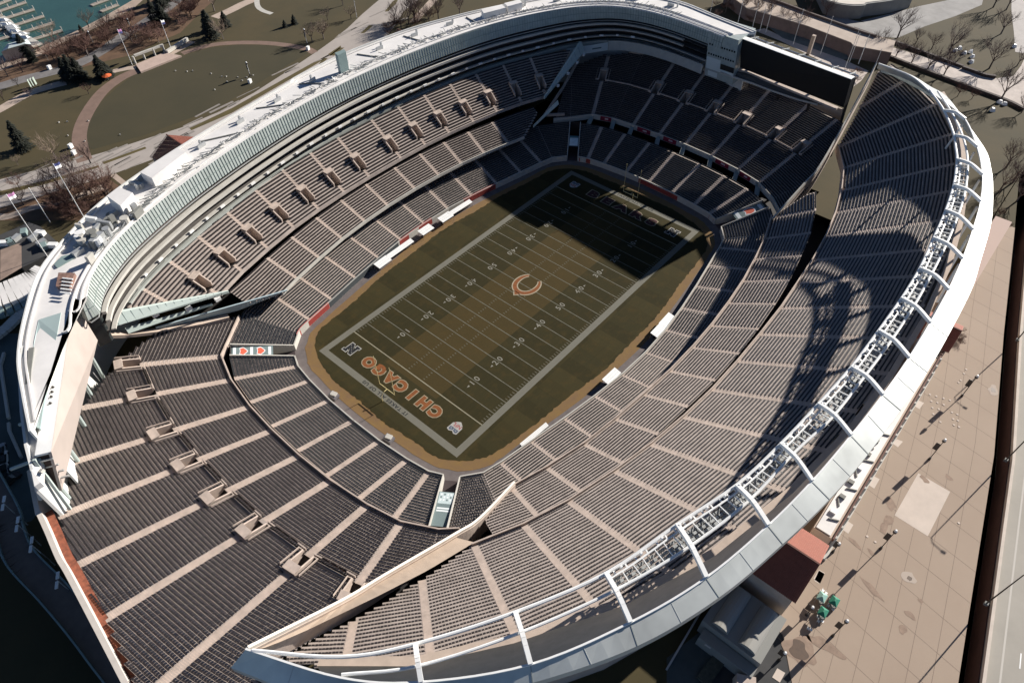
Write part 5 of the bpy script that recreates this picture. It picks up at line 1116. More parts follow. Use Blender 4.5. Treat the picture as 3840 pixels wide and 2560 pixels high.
# curved walkway and T lamps behind the near end stand
WK = [(-130.3,69.8,9), (-132.6,34.6,9), (-134,27.1,9), (-135.1,19.5,9), (-134.1,7.8,9), (-133.5,-2.5,9), (-133.3,-11.3,9), (-133.2,-18,9), (-134,-28,9)]
WKs = catmull(WK, 5); mb = MB()
for a, b in zip(WKs[:-1], WKs[1:]):
    t = (b - a); t.z = 0; t.normalize(); n = Vector((-t.y, t.x, 0)) * 2.3; mb.hexa([(v.x, v.y, 8.2) for v in (a - n, b - n, b + n, a + n)], [(v.x, v.y, 9) for v in (a - n, b - n, b + n, a + n)])
ob = tag(mb.build('curved_walkway', mat('brown walkway deck', (.15, .12, .10), .9, .15, .4)), 'long curved brown walkway in the shade behind the sunlit end stand', 'walkway')
for s in (-1, 1):
    mb = MB()
    for a, b in zip(WKs[:-1], WKs[1:]):
        t = (b - a); t.z = 0; t.normalize(); n = Vector((-t.y, t.x, 0)) * 2.5 * s; mb.beam((a.x + n.x, a.y + n.y, 9.3), (b.x + n.x, b.y + n.y, 9.3), .3, 1.1)
    mb.build('side_rail', TEAL, ob)
for q, lab in (((-131.6,30.7,9), 'white T-shaped lamp at the top of the shaded curved walkway'), ((-131.8,23.7,9), 'second white T-shaped lamp down the shaded curved walkway'), ((-131.9,17.1,9), 'third white T-shaped lamp down the shaded curved walkway'), ((-131.9,6,9), 'white T-shaped lamp lowest on the shaded curved walkway')):
    lamp_post(q[0], q[1], 9.5, lab, 'T-shaped lamps on the curved walkway', 'tee', 1.05)
flat('service_yard', [(-125.6,110.7,4), (-97,77.4,4), (-114.2,38.4,4), (-130.5,31,4), (-150,39.6,4)], ZG + .012, mat('shade tinted yard asphalt', (.06, .085, .085), .8, .2, .15))  # yard asphalt carries the teal of the stadium's shade in its colour
for P, lab in (([(-113.6,85.1,4.5), (-116.1,81.4,4.5), (-122,62.4,4.5)], 'pale kerb wall in the shaded yard, upper run'), ([(-122.6,60.9,4.5), (-123.5,58.4,4.5), (-124.9,48.7,4.5)], 'pale kerb wall in the shaded yard, lower run')):
    mb = MB()
    for a, b in zip(P[:-1], P[1:]): mb.beam(a, b, .6, .8)
    tag(mb.build('kerb_wall', SLAB), lab, 'wall')
# parked vehicles in the yard
def car(x, y, ang, col, lab, grp, L=4.6):
    r = empty('parked_car', (x, y, ZG), lab, 'car', grp); ca, sa = math.cos(ang), math.sin(ang)
    def T(u, v, z): return (x + u * ca - v * sa, y + u * sa + v * ca, z)
    z = ZG; w = .9; mb = MB(); h = L / 2
    mb.hexa([T(-h, -w, z + .3), T(h, -w, z + .3), T(h, w, z + .3), T(-h, w, z + .3)], [T(-h + .1, -w + .06, z + .95), T(h - .2, -w + .06, z + .8), T(h - .2, w - .06, z + .8), T(-h + .1, w - .06, z + .95)]); mb.build('body', col, r)
    mb = MB(); mb.hexa([T(-h + .5, -w + .1, z + .9), T(h - 1.3, -w + .1, z + .88), T(h - 1.3, w - .1, z + .88), T(-h + .5, w - .1, z + .9)], [T(-h + .95, -w + .25, z + 1.45), T(h - 2.0, -w + .25, z + 1.45), T(h - 2.0, w - .25, z + 1.45), T(-h + .95, w - .25, z + 1.45)]); mb.build('cabin', GLASSD, r)
    for u in (-h + .8, h - .9):
        for v in (-w, w): mb = MB(); a = T(u, v - .1, z + .33); b = T(u, v + .1, z + .33); mb.tube(a, b, .33, n=10); mb.build('wheel', DARK, r)
cols = [WHITE, STEEL, mat('dark blue car paint', (.02, .03, .06), .3), DSTEEL, mat('silver car paint', (.4, .41, .42), .3)]
for i, q in enumerate([(-127.8,51.4,4.5), (-128.9,48.8,4.5), (-129.7,46.5,4.5), (-129.1,44.4,4.5), (-127.2,54.1,4.5)]):
    car(q[0], q[1], [1.2, 1.3, 1.1, .2, 1.2][i], cols[i % 5], ['white car in the shaded yard beside the stadium', 'grey car below the white one in the shaded yard', 'dark blue car in the shaded yard', 'dark car parked crosswise in the shaded yard', 'silver car at the top of the shaded yard'][i], 'cars parked in the shaded yard')
# ring-shaped terrace and outer bank on the lower left
WK2 = catmull([(-134.3,38.8,7), (-135.2,29.2,7), (-135.7,23.6,7), (-135.4,17.8,7), (-135.3,7.3,7), (-135.2,-3.9,7), (-133.5,-16.1,7)], 5); mb = MB()
for a, b in zip(WK2[:-1], WK2[1:]): mb.beam(tuple(a), tuple(b), .6, 1.6)
tag(mb.build('outer_kerb', TEAL), 'outermost blue green kerb below the curved brown walkway', 'kerb')
# loading building and white ramp at the near left
slab('loading_deck', [(-96.6,127.1,6), (-93.5,134.6,6), (-84.8,134,6), (-83.4,128.9,6), (-83.5,115.5,6), (-88.4,113.5,6), (-95.7,113.9,6)], ZG, 6.0, ASPH)
flat('deck_roof', [(-96.1,127.9,6.1), (-90.9,125.3,6.1), (-95.8,113.8,6.1), (-102.4,112.8,6.1)], 6.05, mat('weathered brown roof', (.26, .19, .15), .9, .25, .3))
for i, q in enumerate([(-91,128,6.3), (-93,127.6,6.3), (-94.6,128.4,6.3), (-87.4,124.2,6.3), (-87.2,117.7,6.3), (-85.2,115.9,6.3), (-86.9,119.9,6.3), (-88.2,129,6.3), (-85.1,124.8,6.3)]):
    mb = MB(); mb.box((q[0], q[1], 6.05), (2.8, 1.6, 1.3), .4 + i); tag(mb.build('crate', [STEEL, TEAL, WHITE][i % 3]), ['grey', 'blue green', 'white'][i % 3] + ' box number of a scattered group on the dark loading deck'.replace(' number', ''), 'crate', 'boxes scattered on the loading deck')
P = [(-110,106.2,8), (-105,104,8), (-99,103,8), (-95,102.9,8), (-91.5,103.9,9)]
P = catmull(P, 4); mb = MB()
for a, b in zip(P[:-1], P[1:]):
    t = (b - a); t.z = 0; t.normalize(); n = Vector((-t.y, t.x, 0)) * 5.2; mb.hexa([(v.x, v.y, 4) for v in (a - n, b - n, b + n, a + n)], [(v.x, v.y, 8) for v in (a - n, b - n, b + n, a + n)])
tag(mb.build('entrance_ramp', ROOF), 'broad white curved ramp leading to the near end of the suites building', 'ramp')
mb = MB(); 
for a, b in zip(P[:-1], P[1:]):
    t = (b - a); t.z = 0; t.normalize(); n = Vector((-t.y, t.x, 0)) * -6.6; mb.beam((a.x + n.x, a.y + n.y, 6.3), (b.x + n.x, b.y + n.y, 6.3), 2.6, 1.2)
tag(mb.build('ramp_side', TEAL), 'blue green side band below the broad white ramp', 'wall')
P = catmull([(-115.3,90.6,6), (-110.2,91.6,6), (-105.4,93.9,6), (-102.2,94.5,6)], 4); mb = MB()
for a, b in zip(P[:-1], P[1:]): mb.beam(tuple(a), tuple(b), 3.0, .9)
tag(mb.build('lower_ramp', SLAB), 'narrow grey lower ramp in shade under the broad white ramp', 'ramp')
#PART5

# ------------------------------------------------------------------ park, harbour and roads to the east and south
Z1 = ZG + .012
water = flat('water', [(-19.3,474.2,4), (77.5,359.8,4), (31.6,282.2,4), (25.6,274.9,4), (9.4,268.8,4), (-4.8,264,4), (-15.8,260.7,4), (-24.9,259.6,4), (-31,257.3,4), (-43.3,258.8,4), (-87.3,258.8,4)], Z1, WATER)
flat('harbour_promenade', [(-43.3,258.8,4), (-31,257.3,4), (-24.6,260.3,4), (-15.2,262,4), (-4.4,264.7,4), (9.7,269.5,4), (26.4,276.3,4), (32.1,279.3,4), (38.7,278.8,4), (23.7,267.8,4), (7.7,262,4), (-6.3,258.6,4), (-17.9,256.3,4), (-30.8,251.5,4), (-46.7,250.5,4)], Z1 + .004, mat('tan promenade', (.36, .28, .22), .9, .25, .15))
flat('leaf_litter', [(-44.8,255.2,4), (-28.8,254.7,4), (-5.5,257.7,4), (25.3,265.9,4), (38.7,273.9,4), (62.3,251,4), (46.1,241.4,4), (22.8,225.5,4), (10.1,224.3,4), (-2.2,221.7,4), (-16.8,226,4), (-33.2,229.5,4), (-53.2,234.7,4)], Z1 + .001, MULCH)
def strip(name, P, w, z, m, kind='structure'):
    P = catmull(P, 5); L = []; R_ = []
    for i, p in enumerate(P):
        a = P[max(0, i - 1)]; b = P[min(len(P) - 1, i + 1)]; t = (b - a); t.z = 0; t.normalize(); n = Vector((-t.y, t.x, 0)) * (w / 2); L.append(p + n); R_.append(p - n)
    mb = MB()
    for i in range(len(P) - 1): mb.quad((L[i].x, L[i].y, z), (L[i + 1].x, L[i + 1].y, z), (R_[i + 1].x, R_[i + 1].y, z), (R_[i].x, R_[i].y, z))
    return struct(name, mb, m)
strip('park_road', [(-61.3,239.3,4), (-52.3,236.9,4), (-42.7,235.5,4), (-32.3,232.7,4), (-21.7,231.8,4), (-8.1,236.1,4), (3.4,242.1,4), (14.6,246.5,4), (28.6,252.9,4), (34.1,255.6,4), (49.9,265.6,4)], 6.5, Z1 + .010, mat('grey park road', (.17, .16, .155), .9, .2, .3))
strip('footpath', [(-70.5,215.5,4), (-60.1,217.9,4), (-47.7,221.8,4), (-38.8,221,4), (-33.2,219.4,4)], 5, Z1 + .010, PATHT)
strip('footpath', [(42.3,227.9,4), (52.4,229.4,4), (60.8,231.1,4), (68.5,231.6,4), (79,231.4,4)], 5.5, Z1 + .014, PATHT)
strip('footpath', [(68.5,231.6,4), (63.4,223.4,4), (61.9,217.1,4), (62.5,210.8,4)], 2.5, Z1 + .018, SLAB)
lawnP = [(-50.8,166.2,4), (-47.2,175.6,4), (-43,181.8,4), (-33.2,192,4), (-22.3,198.9,4), (-9.8,205.3,4), (0.7,205.1,4), (11.6,203.7,4), (23.3,201.7,4), (33.3,194.4,4), (41.3,183.9,4), (47.5,172.3,4), (49,165,4), (37,162.5,4), (-4.2,153.8,4), (-32.9,157.3,4), (-50.3,162.7,4)]
flat('oval_lawn', lawnP, Z1 + .004, LAWN)
strip('oval_path', [(-55.8,157.6,4), (-53.5,165,4), (-48.8,176,4), (-40.8,187.4,4), (-27.9,200,4), (-16.8,205.7,4), (-8.5,206.7,4)], 5.2, Z1 + .010, PATH)
strip('oval_path', [(12.1,206.3,4), (19.1,205.5,4), (27.4,202.4,4), (36.7,193.8,4), (44.4,182.9,4), (50,169.3,4), (50.2,162.6,4)], 3.6, Z1 + .010, PATH)
# stage at the oval
st_ = empty('park_stage', (0.5,207.2,4), 'pale paved park stage with a low pergola wall at the edge of the oval lawn', 'stage')
slabp = [(-6.8,210.9,4.6), (6.8,211.6,4.6), (10.2,203.3,4.6), (-8.9,203,4.6)]
mb = MB(); mb.prism([p[:2] for p in slabp], ZG, 4.7); mb.build('platform', mat('pinkish paving', (.46, .35, .29), .9, .1, .5), st_)
mb = MB(); mb.beam((-5.1,213.4,7), (8.4,213.4,7), .9, .8); mb.build('pergola_beam', SLAB, st_)
for q in ((-6,212.9,4), (-1.3,213.5,4), (3.4,213.3,4), (7.9,213.3,4)): mb = MB(); mb.tube((q[0], q[1], ZG), (q[0], q[1], 7.2), .45, n=8); mb.build('pergola_post', SLAB, st_)
mb = MB(); mb.beam((7.6,210.4,5), (20.4,215.1,5), 1.2, 1.4); mb.build('side_wall', SLAB, st_)
strip('footpath', [(8.6,210.4,4), (16.1,212.3,4), (21.4,213.9,4)], 4.5, Z1 + .018, PATHT)
strip('footpath', [(-16.3,213.9,4), (-11.4,212.1,4), (-7.5,209.6,4)], 3.5, Z1 + .018, PATHT)
# two-carriageway drive
flat('drive', [(-92.6,173.8,4), (-80.3,169,4), (-67.5,164.3,4), (-55.9,160.1,4), (-44.6,156.7,4), (-34.4,154.6,4), (-21.3,151.6,4), (-6.1,150.9,4), (12.1,153.1,4), (33.8,158.2,4), (53.3,163.3,4), (69.5,168.2,4), (64.7,167.2,4), (75.4,170.8,4), (89.9,177.4,4), (98.6,180.9,4), (106.8,184.1,4), (118.4,190,4), (131.7,174.3,4), (117.7,168.9,4), (105.4,164.9,4), (93.3,157.2,4), (83.7,151.8,4), (76.8,150,4), (56.2,145.8,4), (54.5,150.1,4), (23.8,144.9,4), (-5.2,142.4,4), (-23.9,142.3,4), (-39.7,140.2,4), (-52.7,142.3,4), (-66.2,145.5,4), (-87.2,152.4,4), (-98.6,157.7,4)], Z1 + .006, ROAD)
for P in ([(-95.4,166.4,4), (-83.3,161.9,4), (-68.8,155.8,4), (-54,151.3,4), (-54.3,150,4), (-69.8,153.7,4), (-84.4,159.2,4), (-96.5,163.5,4)], [(-52.1,152.2,4), (-37.1,149.9,4), (-37.3,148.4,4), (-52.5,150.5,4)], [(-19.6,148.9,4), (-0.5,149.5,4), (22.4,152.7,4), (43.3,155.7,4), (50.5,154.9,4), (42.2,153.3,4), (20.4,149.9,4), (-2.6,146.3,4), (-19.9,146.9,4)], [(75.8,162.1,4), (84.2,165.8,4), (85.2,164,4), (77.3,161,4)], [(52.7,155.8,4), (60.2,158.2,4), (61.9,156.6,4), (53.9,154,4)], [(44.7,152.9,4), (49.6,155.7,4), (50.5,153.9,4), (44.6,151.9,4)], [(98.9,171.4,4), (109.5,177.4,4), (115.9,179.4,4), (109.1,174.3,4), (100.6,170.5,4)], [(53.1,157.1,4), (62.2,159.4,4), (60.8,157.7,4), (52.6,155,4)]):
    flat('median_grass', P, Z1 + .013, mat('median grass', (.085, .065, .018), .95, .2, .2))
mb = MB()
for i in range(70):
    p = random.choice([(-14.2,148.1,4), (6.8,150.4,4), (-35.5,142.5,4), (-69.1,160.8,4), (-82.6,152.2,4), (-44.6,151.6,4), (41,157.7,4), (80.9,169.6,4), (90.4,162.7,4)]); a = random.uniform(-20, 20); x, y = p[0] + a, p[1] + a * -.05 + random.uniform(-5, 5)
    mb.box((x, y, Z1 + .0075), (random.uniform(3, 12), random.uniform(.4, 1.4), .004), random.uniform(-.05, .15))
tag(mb.build('road_patches', mat('worn asphalt patch', (.24, .215, .19), .9, .2, .5)), kind='structure')
flat('footpath', [(-54.5,143,4), (-52.5,141.7,4), (-52.7,133,4), (-54.6,132,4)], Z1 + .016, PATHT)
strip('footpath', [(-53.3,130.5,4), (-49.2,132.2,4), (-45.9,133.1,4)], 3, Z1 + .012, PATHT)
strip('footpath', [(-90.7,149.8,4), (-87.6,145.7,4), (-80.8,144.5,4), (-74.6,141.5,4), (-68,139.2,4), (-59,137.6,4)], 3.2, Z1 + .016, PATHT)
flat('leaf_litter', [(-93.6,156.3,4), (-87.3,152.1,4), (-76,149.6,4), (-66.7,145.4,4), (-55.8,141.9,4), (-55.4,132.3,4), (-71.3,123.6,4), (-90.1,145.4,4), (-98.2,144.6,4)], Z1 + .003, MULCH)
flat('footpath', [(98.1,153.7,4), (122.8,165.3,4), (125.6,161.9,4), (101.8,151.5,4)], Z1 + .014, PATHT)
# docks and the harbour pavilion
def dock(a, b, w_, lab, piles=True):
    r = empty('dock', a, lab, 'dock', 'finger docks in the harbour'); mb = MB(); a = Vector(a); b = Vector(b); a.z = b.z = ZG + .35; mb.beam(tuple(a), tuple(b), w_, .35); mb.build('deck', mat('weathered dock deck', (.33, .29, .24), .9, .1, .5), r)
    for f in (.35, .68, 1.0): p = a.lerp(b, f); mb = MB(); mb.tube((p.x, p.y, ZG), (p.x, p.y, ZG + 2.2), .2, n=6); mb.build('pile', SLAB, r)
dk = [((-21.1,312.5,4), (-8.3,313.6,4)), ((-24.3,301.9,4), (-9.5,301.8,4)), ((-23.9,290.6,4), (-10,290.5,4)), ((-24.1,280.1,4), (-10.8,279.6,4)), ((-24.3,269.1,4), (-11.6,268.3,4)), ((-21.3,320.7,4), (-12,322.7,4)), ((-28.6,306.9,4), (-22.2,307.1,4)), ((-34.1,291.9,4), (-25.7,291.7,4)), ((-38.4,281.3,4), (-28.2,280.3,4)), ((10.8,285.3,4), (21,286.2,4)), ((10.3,274.9,4), (19.6,276.1,4))]
lb = ['finger dock nearest the corner of the picture, upper one', 'second finger dock from the top on the open water side', 'third finger dock from the top on the open water side', 'fourth finger dock from the top on the open water side', 'lowest finger dock reaching toward the promenade', 'topmost dock cut by the edge of the picture', 'dock on the landward side, upper', 'dock on the landward side, middle', 'dock on the landward side, lower, beside the pale pavilion roof', 'separate dock out in the water by the road bend', 'dock beside the service boats at the promenade']
for (a, b), l in zip(dk, lb): dock(a, b, 2.6, l)
mb = MB(); P = [(-24.6,302.8,5), (-24.7,294.3,5), (-26.5,281.8,5), (-26.8,272.1,5), (-26.1,259.6,5)]
for a, b in zip(P[:-1], P[1:]): mb.beam(a, b, 4.2, .5)
tag(mb.build('main_pier', SLAB), 'bright main pier linking the finger docks', 'pier')
for i, q in enumerate([(-25.1,297.5,6), (-25.9,292.1,6), (-25.7,287.7,6), (-26.7,281.5,6), (-27.9,275.9,6), (-26,275.7,6), (-26.6,271.3,6), (-26.8,292.1,6), (-26.1,285,6)]):
    r = empty('moored_boat', (q[0], q[1], ZG), 'small white boat wrapped for winter on the main pier', 'boat', 'wrapped boats on the pier'); mb = MB(); x, y = q[0], q[1]; a = -.9 + .2 * (i % 3); ca, sa = math.cos(a), math.sin(a)
    T = lambda u, v, z: (x + u * ca - v * sa, y + u * sa + v * ca, z)
    mb.hexa([T(-2.2, -.6, 4.6), T(1.6, -.6, 4.6), T(2.8, 0, 4.6), T(1.6, .6, 4.6), T(-2.2, .6, 4.6)], [T(-2.4, -1.0, 5.4), T(1.8, -1.0, 5.4), T(3.4, 0, 5.5), T(1.8, 1.0, 5.4), T(-2.4, 1.0, 5.4)]); mb.build('hull', WHITE, r)
    mb = MB(); mb.hexa([T(-2.2, -.9, 5.4), T(1.8, -.9, 5.4), T(1.8, .9, 5.4), T(-2.2, .9, 5.4)], [T(-1.6, -.1, 6.3), T(1.0, -.1, 6.3), T(1.0, .1, 6.3), T(-1.6, .1, 6.3)]); mb.build('winter_cover', WHITE, r)
hp_ = empty('harbour_pavilion', (-33.5,267.9,4), 'pale hipped-roof harbour pavilion beside the docks', 'building')
mb = MB(); P = [(-41.1,257.7,8), (-35.9,263.7,8), (-28.1,262.2,8), (-29.5,255.3,8)]; Tp = [(-38.9,254.4,9.6), (-36.6,258.1,9.6), (-31,257.3,9.6), (-31.9,253.5,9.6)]; mb.hexa(P, Tp); mb.build('roof', mat('pale blue roof', (.42, .48, .48), .6), hp_)
mb = MB(); mb.prism([(p[0] * .98 + Tp[0][0] * .02, p[1]) for p in P], ZG, 8.0); mb.build('walls', CONC2, hp_)
# ---------------------------------------------------------------- trees
TWIG = mat('mauve brown bare twigs', (.125, .088, .078), .9, .25, 1); TWIGR = mat('rust brown bare twigs', (.135, .072, .055), .9, .3, 1); BARK = mat('grey brown bark', (.10, .08, .07), .9, .2, 1); TWIGP = mat('pale tan bare twigs', (.21, .16, .12), .9, .2, 1)
EVG = mat('dark evergreen foliage', (.012, .015, .008), .9, .4, 1.5)
def tri(mb, a, b, r0, r1):
    d = (b - a); u = d.orthogonal().normalized(); v = d.cross(u).normalized()
    A = [a + (u * math.cos(k) + v * math.sin(k)) * r0 for k in (0, 2.1, 4.2)]; B = [b + (u * math.cos(k) + v * math.sin(k)) * r1 for k in (0, 2.1, 4.2)]
    mb.quads([[A[i], A[(i + 1) % 3], B[(i + 1) % 3], B[i]] for i in range(3)])
def bare_proto(seed, H, spread, m, upright=.6, nb=(6, 5, 5), flat_=1.0):
    rr = random.Random(seed); t = MB(); cr = MB(); q = []
    th = H * .28; tri(t, Vector((0, 0, 0)), Vector((0, 0, th)), H * .030, H * .022)
    def grow(p, d, L, r, lv, mbx):
        # bend gently along the branch
        e = p
        for s in range(2):
            dd = (d + Vector((rr.uniform(-.2, .2), rr.uniform(-.2, .2), rr.uniform(0, .18)))).normalized(); e2 = e + dd * (L / 2); tri(mbx, e, e2, r * (1 - .3 * s), r * (.7 - .3 * s)); e = e2; d = dd
            if lv < 3:
                for k in range(nb[lv] // 2):
                    a = rr.uniform(0, 2 * PI); w_ = Vector((math.cos(a), math.sin(a), rr.uniform(-.2, .9))); nd = (d * rr.uniform(.7, 1.2) + w_ * rr.uniform(.5, .95)).normalized(); grow(e, nd, L * rr.uniform(.45, .68), r * .5, lv + 1, cr)
    for i in range(nb[0]):
        a = 2 * PI * i / nb[0] + rr.uniform(-.3, .3); d = Vector((math.cos(a) * spread, math.sin(a) * spread, upright + rr.uniform(-.1, .35))).normalized()
        grow(Vector((0, 0, th * rr.uniform(.7, 1.05))), d, H * .36, H * .013, 0, cr)
    return t, cr
def make_tree(seed, H, spread, m, name='bare_tree', **k):
    t, c = bare_proto(seed, H, spread, m, **k); r = empty(name, (0, 0, 0), 'x', 'tree'); t.build('trunk', BARK, r); c.build('crown', m, r); return r
def evergreen(seed, H, W):
    rr = random.Random(seed); r = empty('evergreen_tree', (0, 0, 0), 'x', 'tree'); t = MB(); t.tube((0, 0, 0), (0, 0, H * .85), .22, .05, 6); t.build('trunk', BARK, r); c = MB(); Q = []
    for i in range(1500):
        z = H * (.08 + .92 * rr.random() ** 1.2); f = (1 - z / H) ** .75 * W * (.35 + .65 * rr.random() ** .5) * (1 + .25 * math.sin(z * 2.3 + seed)); a = rr.uniform(0, 2 * PI); p = Vector((f * math.cos(a), f * math.sin(a), z - f * .15)); o = Vector((math.cos(a), math.sin(a), -.25)); s = rr.uniform(.25, .6); u = Vector((-math.sin(a), math.cos(a), rr.uniform(-.4, .4))) * s * .6; v = o * s
        Q.append([p - u - v, p + u - v, p + u * .4 + v, p - u * .4 + v])
    c.quads(Q); c.build('crown', EVG, r); return r
protos = {'A': make_tree(1, 10, .75, TWIG, upright=.75), 'B': make_tree(2, 9, .9, TWIGP, upright=.55, nb=(7, 5, 5)), 'C': make_tree(3, 7, .8, TWIGR, upright=.5, nb=(7, 6, 5)), 'D': make_tree(4, 12, .45, TWIG, upright=1.1, nb=(6, 6, 5)), 'S': make_tree(5, 3.6, 1.1, TWIGR, name='bare_shrub', upright=.4, nb=(8, 6, 5)), 'E': evergreen(6, 11, 3.6), 'F': evergreen(7, 8, 3.4)}
used_ = set()
def plant(kd, q, s, lab, grp):
    p = protos[kd]
    if kd in used_: o = copy_tree(p)
    else: o = p; used_.add(kd)
    o.location = (q[0], q[1], ZG); o.rotation_euler = (0, 0, random.uniform(0, 6.28)); o.scale = (s, s, s * random.uniform(.9, 1.1)); o['label'] = lab; o['group'] = grp
    if kd == 'S': o['category'] = 'shrub'
    return o
